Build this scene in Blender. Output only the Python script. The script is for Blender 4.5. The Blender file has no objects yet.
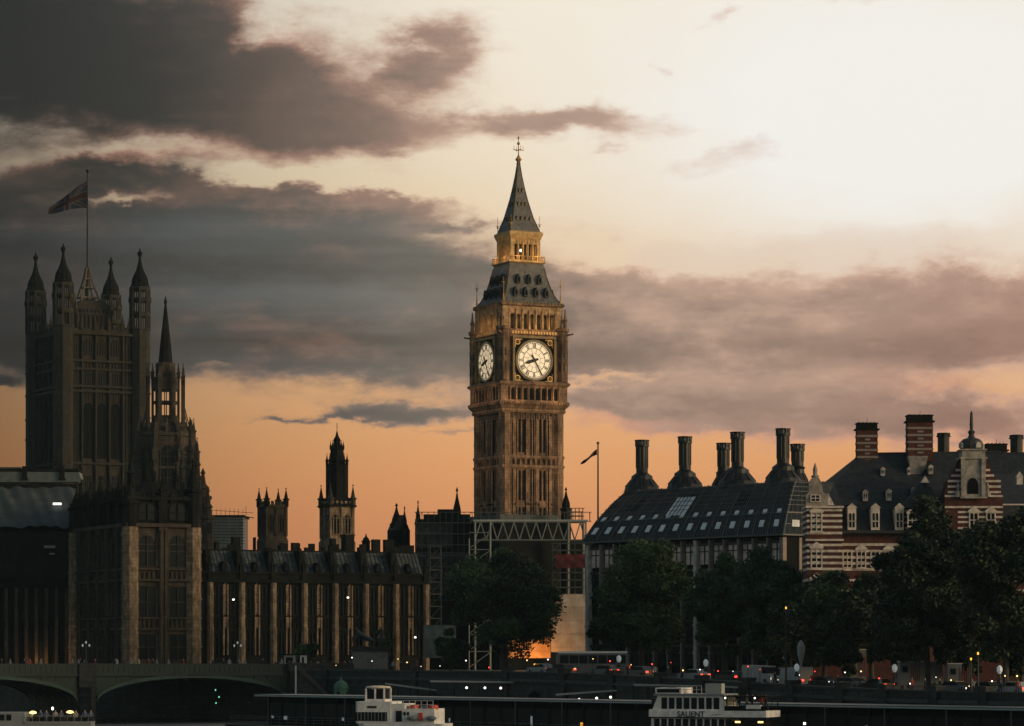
import bpy, math, random
from mathutils import Matrix, Vector
R = math.radians
random.seed(7)
SC = bpy.context.scene
COL = SC.collection
AMB = .088; SUN_AZ = 112; F = 3192.0; HY = 655.0; EYE = 10.0
def lin(c): return tuple(((v/255)/12.92 if v/255 <= .04045 else ((v/255+.055)/1.055)**2.4) for v in c)
# ---------------- camera
cd = bpy.data.cameras.new('camera'); cam = bpy.data.objects.new('camera', cd); COL.objects.link(cam)
cam.location = (0, 0, EYE); cam.rotation_euler = (R(90), 0, 0)
cd.sensor_width = 36; cd.lens = 36*F/1024; cd.shift_y = (HY-363)/1024
cd.clip_start = 1; cd.clip_end = 20000
SC.camera = cam
SC.view_settings.view_transform = 'Standard'; SC.view_settings.look = 'None'
SC.view_settings.exposure = 0; SC.view_settings.gamma = 1
# ---------------- world: dusk sky
W = bpy.data.worlds.new('World'); SC.world = W; W.use_nodes = True
nt = W.node_tree; nt.nodes.clear()
class E:
    def __init__(s, k): s.k = k
    def _o(s, op, b, sw=False):
        n = nt.nodes.new('ShaderNodeMath'); n.operation = op
        a = (b, s) if sw else (s, b)
        for i, v in enumerate(a):
            if v is None: continue
            if isinstance(v, E): nt.links.new(v.k, n.inputs[i])
            else: n.inputs[i].default_value = v
        return E(n.outputs[0])
    def __add__(s, b): return s._o('ADD', b)
    __radd__ = __add__
    def __sub__(s, b): return s._o('SUBTRACT', b)
    def __rsub__(s, b): return s._o('SUBTRACT', b, True)
    def __mul__(s, b): return s._o('MULTIPLY', b)
    __rmul__ = __mul__
    def __truediv__(s, b): return s._o('DIVIDE', b)
    def mx(s, b): return s._o('MAXIMUM', b)
    def mn(s, b): return s._o('MINIMUM', b)
    def exp(s): return s._o('EXPONENT', None)
def mapr(e, a, b, c=0., d=1., smooth=True):
    n = nt.nodes.new('ShaderNodeMapRange'); n.interpolation_type = 'SMOOTHSTEP' if smooth else 'LINEAR'
    nt.links.new(e.k, n.inputs[0]); n.inputs[1].default_value = a; n.inputs[2].default_value = b
    n.inputs[3].default_value = c; n.inputs[4].default_value = d
    return E(n.outputs[0])
def ramp(e, lo, hi, stops):
    n = nt.nodes.new('ShaderNodeValToRGB'); r = n.color_ramp; r.interpolation = 'B_SPLINE' if len(stops) > 4 else 'EASE'
    f = mapr(e, lo, hi, smooth=False); nt.links.new(f.k, n.inputs[0])
    while len(r.elements) < len(stops): r.elements.new(.5)
    for el, (p, c) in zip(r.elements, sorted(stops)):
        el.position = (p-lo)/(hi-lo)
        el.color = (*lin(c), 1) if len(c) == 3 else (c[0],)*3+(1,)
    return E(n.outputs[0])
def mix(f, a, b, mode='MIX'):
    n = nt.nodes.new('ShaderNodeMix'); n.data_type = 'RGBA'; n.blend_type = mode
    if isinstance(f, E): nt.links.new(f.k, n.inputs[0])
    else: n.inputs[0].default_value = f
    for i, v in ((6, a), (7, b)):
        if isinstance(v, E): nt.links.new(v.k, n.inputs[i])
        else: n.inputs[i].default_value = (*v, 1)
    return E(n.outputs[2])
tc = nt.nodes.new('ShaderNodeTexCoord'); sx = nt.nodes.new('ShaderNodeSeparateXYZ')
nt.links.new(tc.outputs['Generated'], sx.inputs[0])
dx, dy, dz = (E(sx.outputs[i]) for i in range(3))
dyc = dy.mx(.12)
U = (dx/dyc)*F+512.; V = HY-(dz/dyc)*F            # bearing and height of a sky direction, in small even steps
def noise(sx_, sy_, det=4., rough=.55, off=0.):
    c = nt.nodes.new('ShaderNodeCombineXYZ'); nt.links.new((U*sx_).k, c.inputs[0]); nt.links.new((V*sy_).k, c.inputs[1]); c.inputs[2].default_value = off
    n = nt.nodes.new('ShaderNodeTexNoise'); n.inputs['Scale'].default_value = 1; n.inputs['Detail'].default_value = det; n.inputs['Roughness'].default_value = rough
    nt.links.new(c.outputs[0], n.inputs['Vector']); return E(n.outputs[0])-.5
n1 = noise(1/95, 1/42, 6, .6); n2 = noise(1/80, 1/38, 5, .6, 7.3); n3 = noise(1/170, 1/44, 7, .6, 3.1); n4 = noise(1/60, 1/30, 7, .62, 11); n6 = noise(1/24, 1/15, 5, .65, 19.); n5 = noise(1/260, 1/75, 5, .55, 5.7)
UX = U+n1*120.+n4*40.; VY = V+n2*54.+n6*10.
def gsum(lst):
    t = None
    for cx, cy, rx, ry, a, amp in lst:
        c, s = math.cos(R(a)), math.sin(R(a))
        X = UX-cx; Y = VY-cy
        p = (X*(c/rx))+(Y*(s/rx)); q = (Y*(c/ry))-(X*(s/ry))
        g = ((p*p+q*q)*-1.).exp()*amp
        t = g if t is None else t+g
    return t
base = ramp(V, -60, 620, [(-60,(246,237,220)),(60,(244,231,208)),(160,(240,220,188)),(240,(234,205,164)),(310,(232,192,150)),(370,(232,182,134)),(440,(228,166,110)),(510,(221,151,101)),(600,(200,127,88))])
glow = gsum([(900,110,300,150,0,1.35)])
base = mix(glow.mn(1.), base, lin((246,243,237)))
dim = ramp(U, -100, 520, [(-100,(.22,)),(60,(.42,)),(230,(.72,)),(400,(.93,)),(520,(1.,))])
rosy = gsum([(120,158,90,14,-6,.8),(255,30,60,28,0,.8),(150,200,60,8,0,.5),(640,268,60,10,0,.4),(640,425,130,14,0,.9),(850,436,190,14,0,1.),(960,385,90,12,0,.8),(700,300,120,10,0,.4),(340,205,90,12,3,.5)])
base = mix(1., base, dim, 'MULTIPLY')
G = gsum([(130,180,330,170,0,.22),(770,340,330,60,0,.3),(40,45,240,80,6,1.6),(230,80,100,50,12,1.1),(335,130,95,32,10,.95),(150,10,120,18,0,.35),(440,55,56,38,-22,.9),(405,85,30,12,0,.35),
  (555,124,120,15,0,.95),(600,147,16,6,0,.4),(740,155,75,16,-8,.5),(718,16,24,8,-12,.5),(654,73,12,6,0,.4),(860,3,50,6,-4,.35),
  (60,185,120,30,0,.75),(170,172,110,13,3,.5),(130,235,260,34,-2,1.),(330,203,120,20,4,.75),(470,225,45,6,0,.45),(120,285,330,56,3,1.2),(340,268,170,38,2,1.),(380,338,190,38,-1,1.15),(80,340,300,34,1,1.2),
  (560,288,140,18,0,.6),(620,340,150,32,0,.95),(790,330,250,48,-1,1.1),(980,305,140,44,0,.9),(960,345,130,22,0,.6),
  (810,410,240,28,2,1.1),(640,404,90,12,0,.6),(960,425,120,20,4,.6),(700,428,100,7,0,.4),
  (400,411,90,10,-3,1.15),(330,419,50,4,0,.55),(455,428,40,3,0,.5),(280,422,20,3,0,.5),(640,447,70,5,0,.4),(4,380,22,7,0,1.)])
clr = gsum([(110,200,60,7,-3,.9),(250,178,90,9,6,.5),(215,365,28,6,0,.5),(620,378,80,6,0,.6),(100,150,90,8,-4,.35),(280,176,120,9,5,.5),(420,185,90,10,6,.6),(250,30,50,26,-30,.5),(700,262,120,8,0,.4),(430,160,60,10,0,.5)])
D = mapr(G-clr+n3*.6+n4*.75+n6*.35, .16, .86)
thin = ramp(U, 0, 1024, [(0,(84,76,72)),(130,(136,104,92)),(300,(178,134,116)),(480,(196,158,136)),(700,(214,180,158)),(1024,(205,165,145))])
thick = ramp(U+n3*260., 0, 1024, [(0,(17,22,25)),(130,(38,43,46)),(300,(72,72,71)),(450,(100,94,88)),(600,(128,112,102)),(800,(164,138,124)),(1024,(162,124,110))])
low = mapr(V+n1*60., 250, 420)                       # undersides go colder and greyer toward the horizon
thick = mix(mapr(n5+n3*.5+n4*.55+n6*.2, -.10, .30, 0, .7), thick, thin)
thick = mix(mapr(n5*-1.+n4*.35, .0, .30, 0, .45), thick, lin((52,58,60)))
leftw = mapr(U, 560, 380)*mapr(V+n1*40., 185, 235)
thin = mix(leftw*.55, thin, ramp(U, 0, 560, [(0,(74,74,72)),(250,(128,118,108)),(560,(178,154,134))]))
thick = mix(leftw*mapr(n3+n4*.7+n6*.3, .22, -.16)*.8, thick, ramp(U, 0, 560, [(0,(34,42,46)),(250,(66,74,76)),(560,(106,105,99))]))
pinkw = mapr(V+n1*60., 215, 170)*mapr(U, 120, 260)*mapr(U, 900, 500)
thick = mix(pinkw*.65, thick, ramp(U, 150, 560, [(150,(92,74,68)),(320,(122,98,88)),(560,(168,140,126))]))
thick = mix(gsum([(30,60,210,100,4,1.1),(20,300,160,60,0,.5)]).mn(.88), thick, lin((22,28,31)))
T2 = mapr(G-clr*.6+n3*.9+n4*.9+n6*.3, .40, 1.2)
cloud = mix(T2, mix((rosy).mn(.75), thin, lin((206,146,124))), thick)
mist = gsum([(860,252,180,30,-3,.7),(700,262,90,16,0,.35),(660,246,30,16,0,.25)])
cloud = mix(leftw*.5, cloud, ramp(U, 0, 560, [(0,(40,47,51)),(250,(72,79,81)),(560,(128,122,114))]))
cloud = mix((gsum([(0,50,210,90,6,1.0),(60,100,120,30,6,.4)])*mapr(n4+n3, -.5, .1)).mn(.85), cloud, lin((20,26,30)))
n7 = noise(1/420, 1/13, 4, .55, 23.)
lay = (gsum([(330,298,150,15,2,.34),(150,232,200,14,-3,.22),(120,300,120,12,0,.16)])-gsum([(200,264,230,9,3,.30),(330,340,160,15,-1,.30),(60,345,200,16,0,.25),(800,345,260,12,-2,.14)]))+n7*(leftw*.55+.16)
vm = nt.nodes.new('ShaderNodeVectorMath'); vm.operation = 'SCALE'; nt.links.new(cloud.k, vm.inputs[0]); nt.links.new((lay+1.).k, vm.inputs['Scale']); cloud = E(vm.outputs[0])
base = mix(mapr(mist+n4*.25+n1*.2, .1, .6, 0, .5), base, lin((224,200,180)))
front = mix(D*.93, base, cloud)
sky = nt.nodes.new('ShaderNodeTexSky'); sky.sky_type = 'NISHITA'; sky.sun_disc = False
sky.sun_elevation = R(12); sky.sun_rotation = R(SUN_AZ); sky.altitude = 50; sky.dust_density = 2.5
skyc = mix(1., E(sky.outputs[0]), (AMB*1.0, AMB*.97, AMB*.86), 'MULTIPLY')
wt = mapr(dy, .45, .9)
full = mix(wt, skyc, front)
bg = nt.nodes.new('ShaderNodeBackground'); out = nt.nodes.new('ShaderNodeOutputWorld')
nt.links.new(full.k, bg.inputs[0]); bg.inputs[1].default_value = 1.0
nt.links.new(bg.outputs[0], out.inputs[0])
W.cycles.sampling_method = 'MANUAL'; W.cycles.sample_map_resolution = 512
# ---------------- low sun from the right, set slightly behind the camera to light the fronts
sl = bpy.data.lights.new('sun', 'SUN'); sl.energy = .75; sl.angle = R(12); sl.color = (1, .78, .55)
so = bpy.data.objects.new('sun', sl); COL.objects.link(so)
so.rotation_euler = Vector((math.sin(R(SUN_AZ))*math.cos(R(12)), math.cos(R(SUN_AZ))*math.cos(R(12)), math.sin(R(12)))).to_track_quat('Z', 'Y').to_euler()
# ---------------- helpers
def s_at(Y): return F/Y
def wx(px, Y): return (px-512)/F*Y
def wz(py, Y): return EYE+(HY-py)/F*Y
MATS = {}
def mat(name, col, rough=.8, var=.25, scale=.6, emit=None, es=1., metal=0., streak=1., fine=0., bump=0., block=None):
    if name in MATS: return MATS[name]
    m = bpy.data.materials.new(name); m.use_nodes = True; n = m.node_tree.nodes; l = m.node_tree.links
    b = n['Principled BSDF']; b.inputs['Roughness'].default_value = rough; b.inputs['Metallic'].default_value = metal
    b.inputs['Base Color'].default_value = (*col, 1)
    if emit:
        b.inputs['Emission Color'].default_value = (*emit, 1); b.inputs['Emission Strength'].default_value = es
    if var:
        t = n.new('ShaderNodeTexCoord'); mp = n.new('ShaderNodeMapping'); mp.inputs['Scale'].default_value = (scale, scale, scale*streak)
        l.new(t.outputs['Object'], mp.inputs[0]); q = n.new('ShaderNodeTexNoise'); q.inputs['Scale'].default_value = 1; q.inputs['Detail'].default_value = 6; q.inputs['Roughness'].default_value = .62
        l.new(mp.outputs[0], q.inputs['Vector'])
        r = n.new('ShaderNodeMapRange'); r.inputs[1].default_value = .3; r.inputs[2].default_value = .7; r.inputs[3].default_value = 1-var; r.inputs[4].default_value = 1+var
        l.new(q.outputs[0], r.inputs[0])
        mm = n.new('ShaderNodeMix'); mm.data_type = 'RGBA'; mm.blend_type = 'MULTIPLY'; mm.inputs[0].default_value = 1; mm.inputs[6].default_value = (*col, 1)
        last = r.outputs[0]
        if fine:
            q2 = n.new('ShaderNodeTexNoise'); q2.inputs['Scale'].default_value = 1.6/scale if scale else 2; q2.inputs['Detail'].default_value = 3
            l.new(mp.outputs[0], q2.inputs['Vector'])
            r2 = n.new('ShaderNodeMapRange'); r2.inputs[1].default_value = .3; r2.inputs[2].default_value = .7; r2.inputs[3].default_value = 1-fine; r2.inputs[4].default_value = 1+fine
            l.new(q2.outputs[0], r2.inputs[0]); mu = n.new('ShaderNodeMath'); mu.operation = 'MULTIPLY'; l.new(last, mu.inputs[0]); l.new(r2.outputs[0], mu.inputs[1]); last = mu.outputs[0]
        if block:                                                            # courses of cut blocks with darker joints and odd lighter stones
            sp = n.new('ShaderNodeSeparateXYZ'); l.new(t.outputs['Object'], sp.inputs[0]); ad = n.new('ShaderNodeMath'); ad.operation = 'ADD'; l.new(sp.outputs[0], ad.inputs[0]); l.new(sp.outputs[1], ad.inputs[1])
            cb = n.new('ShaderNodeCombineXYZ'); l.new(ad.outputs[0], cb.inputs[0]); l.new(sp.outputs[2], cb.inputs[1])
            bt_ = n.new('ShaderNodeTexBrick'); l.new(cb.outputs[0], bt_.inputs['Vector']); bt_.inputs['Scale'].default_value = 1; bt_.inputs['Brick Width'].default_value = block[0]; bt_.inputs['Row Height'].default_value = block[1]
            bt_.inputs['Mortar Size'].default_value = block[1]*.09; bt_.inputs['Bias'].default_value = 0
            bt_.inputs['Color1'].default_value = (1.35,)*3+(1,); bt_.inputs['Color2'].default_value = (.68,.64,.62,1); bt_.inputs['Mortar'].default_value = (.35,)*3+(1,)
            m2_ = n.new('ShaderNodeMix'); m2_.data_type = 'RGBA'; m2_.blend_type = 'MULTIPLY'; m2_.inputs[0].default_value = block[2]; m2_.inputs[6].default_value = (*col, 1); l.new(bt_.outputs[0], m2_.inputs[7]); l.new(m2_.outputs[2], mm.inputs[6])
        l.new(last, mm.inputs[7]); l.new(mm.outputs[2], b.inputs['Base Color'])
        if bump:
            bp = n.new('ShaderNodeBump'); bp.inputs['Strength'].default_value = bump; bp.inputs['Distance'].default_value = .1
            l.new(q.outputs[0], bp.inputs['Height']); l.new(bp.outputs[0], b.inputs['Normal'])
    if name in ('window_glass','dark_interior_and_shade','dark_shade_stone'): b.inputs['Specular IOR Level'].default_value = .05 if name != 'window_glass' else .08
    MATS[name] = m; return m
class MB:
    def __init__(s): s.v = []; s.f = []; s.mi = []; s.M = Matrix.Identity(4); s.cur = 0
    def add(s, vs, fs):
        o = len(s.v); s.v += [tuple(s.M @ Vector(p)) for p in vs]; s.f += [tuple(o+i for i in f) for f in fs]; s.mi += [s.cur]*len(fs); return s
    def box(s, x0, x1, y0, y1, z0, z1):
        return s.add([(x0,y0,z0),(x1,y0,z0),(x1,y1,z0),(x0,y1,z0),(x0,y0,z1),(x1,y0,z1),(x1,y1,z1),(x0,y1,z1)],
                     [(0,3,2,1),(4,5,6,7),(0,1,5,4),(1,2,6,5),(2,3,7,6),(3,0,4,7)])
    def lathe(s, prof, n=8, c=(0,0), rot=0., sq=False):
        k = 1/math.cos(math.pi/n) if sq else 1
        vs = []; fs = []
        for r, z in prof:
            for i in range(n):
                a = rot+2*math.pi*i/n; vs.append((c[0]+r*k*math.cos(a), c[1]+r*k*math.sin(a), z))
        for j in range(len(prof)-1):
            for i in range(n):
                q = (i+1) % n; fs.append((j*n+i, j*n+q, (j+1)*n+q, (j+1)*n+i))
        fs.append(tuple(range(n-1, -1, -1))); fs.append(tuple((len(prof)-1)*n+i for i in range(n)))
        return s.add(vs, fs)
    def sq(s, prof, c=(0,0)): return s.lathe(prof, 4, c, math.pi/4, True)     # square section, prof of (half width, z)
    def tube(s, a, b, r, n=5, r2=None):
        a = Vector(a); b = Vector(b); d = (b-a).normalized(); u = d.orthogonal().normalized(); w = d.cross(u); r2 = r if r2 is None else r2
        vs = [tuple(p+(u*math.cos(2*math.pi*i/n)+w*math.sin(2*math.pi*i/n))*q) for p, q in ((a, r), (b, r2)) for i in range(n)]
        return s.add(vs, [(i, (i+1) % n, n+(i+1) % n, n+i) for i in range(n)]+[tuple(range(n-1,-1,-1)), tuple(range(n, 2*n))])
    def slab(s, poly, y0, y1):                                               # polygon in x,z given a thickness in y
        n = len(poly); vs = [(x, y0, z) for x, z in poly]+[(x, y1, z) for x, z in poly]
        return s.add(vs, [tuple(range(n)), tuple(range(2*n-1, n-1, -1))]+[(i, n+i, n+(i+1) % n, (i+1) % n) for i in range(n)])
    def plate(s, poly, z0, z1):                                              # polygon in x,y given a height
        n = len(poly); vs = [(x, y, z0) for x, y in poly]+[(x, y, z1) for x, y in poly]
        return s.add(vs, [tuple(range(n-1,-1,-1)), tuple(range(n, 2*n))]+[(i, (i+1) % n, n+(i+1) % n, n+i) for i in range(n)])
    def ball(s, c, r, n=8, sz=1.):
        k = n//2; pr = [(max(r*math.sin(math.pi*j/k), .001*r), c[2]-r*sz*math.cos(math.pi*j/k)) for j in range(k+1)]
        return s.lathe(pr, n, c[:2])
    def done(s, name, ms, parent=None, smooth=False, loc=None):
        me = bpy.data.meshes.new(name); me.from_pydata(s.v, [], s.f)
        for m in (ms if isinstance(ms, (list, tuple)) else [ms]): me.materials.append(m)
        me.polygons.foreach_set('material_index', s.mi)
        if smooth: me.polygons.foreach_set('use_smooth', [True]*len(s.f))
        me.update()
        o = bpy.data.objects.new(name, me); COL.objects.link(o); o.parent = parent
        if loc: o.location = loc
        return o
def rz(a): return Matrix.Rotation(a, 4, 'Z')
def tag(o, label, cat, group=None):
    o['label'] = label; o['category'] = cat
    if group: o['group'] = group
    return o
def thing(name, label, cat, loc=(0,0,0), rot=0., group=None):
    o = bpy.data.objects.new(name, None); COL.objects.link(o); o.location = loc; o.rotation_euler = (0,0,rot)
    return tag(o, label, cat, group)
def struct(o): o['kind'] = 'structure'; return o
def kids(o): return [c for c in COL.objects if c.parent == o]
def dup(o, loc=None, rot=None, label=None, parent=None, sc=None):
    c = o.copy(); COL.objects.link(c); c.parent = parent
    if loc is not None: c.location = loc
    if rot is not None: c.rotation_euler = (0,0,rot)
    if sc: c.scale = (sc,sc,sc)
    if label: c['label'] = label
    for k in [k for k in bpy.data.objects if k.parent == o]: dup(k, parent=c)
    return c
def light(kind, parent, loc, e, col=(1,.6,.25), size=.3, name='floodlight'):
    l = bpy.data.lights.new(name, 'POINT'); l.energy = e; l.color = col; l.shadow_soft_size = size
    o = bpy.data.objects.new(name, l); COL.objects.link(o); o.location = loc; o.parent = parent; return o
def skin(name, verts, edges, radii, ms, matf=None, parent=None, sub=1):
    me = bpy.data.meshes.new(name+'_skel'); me.from_pydata(verts, edges, [])
    o = bpy.data.objects.new(name+'_skel', me); COL.objects.link(o)
    o.modifiers.new('s', 'SKIN')
    for i, r in enumerate(radii): me.skin_vertices[0].data[i].radius = (r, r) if not isinstance(r, tuple) else r
    me.skin_vertices[0].data[0].use_root = True
    mo = o.modifiers.new('u', 'SUBSURF'); mo.levels = sub
    dg = bpy.context.evaluated_depsgraph_get(); m2 = bpy.data.meshes.new_from_object(o.evaluated_get(dg)); m2.name = name
    bpy.data.objects.remove(o); m2.materials.clear()
    for m in ms: m2.materials.append(m)
    for p in m2.polygons:
        p.use_smooth = True
        if matf: p.material_index = matf(p.center)
    q = bpy.data.objects.new(name, m2); COL.objects.link(q); q.parent = parent; return q
def arch(cx, z0, z1, w, n=4):                                                # pointed arch outline
    h = min(w*.8, (z1-z0)*.6); pts = [(cx-w/2, z0), (cx+w/2, z0)]
    for i in range(n+1):
        a = i/n*math.pi/2.; pts.append((cx+w/2*math.cos(a)**.8 if i < n else cx, z1-h+h*math.sin(a)))
    for i in range(n-1, -1, -1):
        a = i/n*math.pi/2.; pts.append((cx-w/2*math.cos(a)**.8, z1-h+h*math.sin(a)))
    return pts
# ---------------- materials
M_brf = mat('iron_roof_plates', (.12,.115,.11), .6, .3, 1.2, fine=.35)
M_stone = mat('sandstone', (.34,.235,.14), .9, .35, .35, fine=.3, streak=.5, bump=.3)
M_dlime = mat('dark_limestone', (.055,.043,.030), .9, .45, .35, fine=.35, streak=.4, bump=.3, block=(1.1,.5,.45))  # darker, streaky limestone, mostly for the palace
M_dark = mat('dark_shade_stone', (.015,.015,.014), .9, .4, .3, fine=.3)  # near-black; on the palace wing it paints the unlit wall and pinnacles
M_lime = mat('limestone', (.215,.155,.098), .9, .5, .4, fine=.4, streak=.4, block=(.9,.6,.4))  # paler limestone; on the palace wing it paints the lit buttresses
M_glass = mat('window_glass', (.012,.015,.018), .35, 0)
M_void = mat('dark_interior_and_shade', (.01,.01,.011), 1., 0)
M_slate = mat('iron_roof', (.028,.030,.032), .65, .3, 1.2, fine=.3)
M_roofz = mat('palace_roof_plates', (.045,.058,.06), .6, .55, .8, fine=.5, streak=.3)
M_gold = mat('gilding', (.60,.36,.12), .5, .3, 1., metal=.3)
M_brass = mat('dull_gilding', (.22,.15,.06), .6, .4, 1.)
M_iron = mat('black_iron', (.018,.018,.018), .6, 0)
M_bronze = mat('dark_bronze_roof', (.010,.011,.011), .5, .3, 1., fine=.2)
M_steel = mat('painted_steel', (.17,.185,.175), .6, .2, 1.)
M_scaf = mat('scaffold_tube', (.10,.11,.11), .5, 0, metal=.4)
M_white = mat('white_paint', (.72,.72,.70), .5, .1, 1.)
M_brick = mat('red_brick', (.075,.021,.016), .9, .35, 1., fine=.3)
M_port = mat('portland_stone', (.62,.55,.48), .85, .2, .8, fine=.2)
M_slr = mat('grey_slate', (.022,.026,.028), .6, .35, .8, fine=.35)
M_green = mat('bridge_green_paint', (.010,.030,.024), .55, .25, .6)
M_gran = mat('granite', (.032,.035,.033), .8, .5, .5, fine=.35, block=(1.9,.75,.6))
M_asph = mat('asphalt', (.05,.05,.052), .9, .2, .5)
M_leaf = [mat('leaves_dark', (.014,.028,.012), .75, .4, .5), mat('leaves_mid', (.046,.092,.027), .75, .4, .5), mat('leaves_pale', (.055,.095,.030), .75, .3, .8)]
M_bark = mat('bark', (.06,.05,.04), .95, .3, 2.)
M_tarp = mat('grey_tarpaulin', (.055,.07,.07), .6, .35, .5, bump=1., streak=2.)
M_conc = mat('pale_board', (.34,.36,.33), .8, .12, .5)
def lampm(name, col, es): return mat(name, col, .4, 0, emit=col, es=es)
L_white = lampm('lit_white_lamp', (1,.93,.8), 2.6); L_warm = lampm('lit_warm_lamp', (1,.62,.22), 2.6)
L_red = lampm('lit_red_lamp', (1,.06,.04), 3.); L_amber = lampm('lit_amber_lamp', (1,.5,.06), 1.5); L_green = lampm('lit_green_lamp', (.25,1,.6), 1.2)
L_gold = lampm('lit_yellow_lamp', (1,.7,.2), 3.)
TH = R(26)
# ---------------- river bank lines
A1 = (wx(1150, 318), 318.); A0 = (wx(300, 488), 488.); A2 = (-66., 506.)
def gh(X, Y):                                                                # street level: falls towards the right along the bank
    t = ((X-A0[0])*(A1[0]-A0[0])+(Y-A0[1])*(A1[1]-A0[1]))/((A1[0]-A0[0])**2+(A1[1]-A0[1])**2)
    t = max(0, min(1, (t-.35)/.5)); return 7.4-1.7*t*t*(3-2*t)
def bank(px):                                                                # point of the river wall seen at this bearing
    k = (px-512)/F; d = (A1[0]-A0[0], A1[1]-A0[1]); t = (k*A0[1]-A0[0])/(d[0]-k*d[1]); return A0[0]+t*d[0], A0[1]+t*d[1]
def street(px, back):                                                        # point on the road, so many metres behind the wall
    x, y = bank(px); Y = y+back; X = wx(px, Y); return X, Y, gh(X, Y)
BANK_A = math.atan2(A1[1]-A0[1], A1[0]-A0[0])
# land
m = MB(); N = 40
for i in range(N):
    pass
pts = []
for j, back in enumerate((0, 12, 30, 60, 120, 400, 6000)):
    for i in range(N+1):
        t = i/N*1.6
        X = A0[0]+(A1[0]-A0[0])*t; Y = A0[1]+(A1[1]-A0[1])*t
        z = gh(X, Y); pts.append((X+back*.35, Y+back, z))
fs = [(j*(N+1)+i, j*(N+1)+i+1, (j+1)*(N+1)+i+1, (j+1)*(N+1)+i) for j in range(6) for i in range(N)]
m.add(pts, fs)
e = (-.438, .899)
m.add([(A0[0],A0[1],7.4),(A2[0],A2[1],7.4),(A2[0]+e[0]*5000,A2[1]+e[1]*5000,7.4),(A0[0]+2100,6488,7.4)], [(0,3,2,1)])
struct(m.done('ground', M_asph))
m = MB(); m.add([(-4000,-300,0),(4000,-300,0),(4000,7000,0),(-4000,7000,0)], [(0,1,2,3)])
M_water = mat('river_water', (.012,.018,.018), .45, .3, .3, bump=1.)
struct(m.done('water', M_water))
# embankment river wall with parapet and piers
th = thing('river_wall', 'long grey granite embankment wall with low parapet above the pier', 'wall')
m = MB(); cap = MB()
K = 30
for i in range(K):
    t0, t1 = i/K*1.5, (i+1)/K*1.5
    p = [(A0[0]+(A1[0]-A0[0])*t, A0[1]+(A1[1]-A0[1])*t) for t in (t0, t1)]
    z = [gh(*q) for q in p]; nx, ny = math.cos(BANK_A+math.pi/2), math.sin(BANK_A+math.pi/2)
    for B, o0, o1, zb, zt in ((m, -.7, 0., None, .25), (cap, -.85, .12, .252, .42), (cap, -.95, -.702, -1., -.6)):
        vs = []
        for q, zz in zip(p, z):
            for o, h in ((o0, zb), (o1, zb), (o1, zt), (o0, zt)):
                vs.append((q[0]+nx*o, q[1]+ny*o, -1 if h is None else zz+h))
        B.add(vs, [(0,4,5,1),(1,5,6,2),(2,6,7,3),(3,7,4,0),(0,1,2,3),(4,7,6,5)])
m.done('wall', M_gran, th); cap.done('parapet', mat('worn_granite', (.06,.064,.06), .8, .3, .7), th)
for px in (330, 420, 511, 568, 617, 664, 706, 752, 797, 846, 890, 940, 990):
    x, y = bank(px); z = gh(x, y)
    m = MB(); m.M = Matrix.Translation((x, y, z)) @ rz(BANK_A); m.box(-.7,.7,-1.1,.1,-5,.75); m.box(-.8,.8,-1.2,.15,.752,.95); m.done('pier', M_gran, th)
m = MB(); m.plate([(A2[0],A2[1]),(A2[0]+e[0]*900,A2[1]+e[1]*900),(A2[0]+e[0]*900+1,A2[1]+e[1]*900+1),(A2[0]+1,A2[1]+1),(A0[0],A0[1]+.8),(A0[0],A0[1])], -1, 7.3)
tag(m.done('terrace_wall', M_gran), 'dark stone river wall under the palace beyond the bridge', 'wall')
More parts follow.
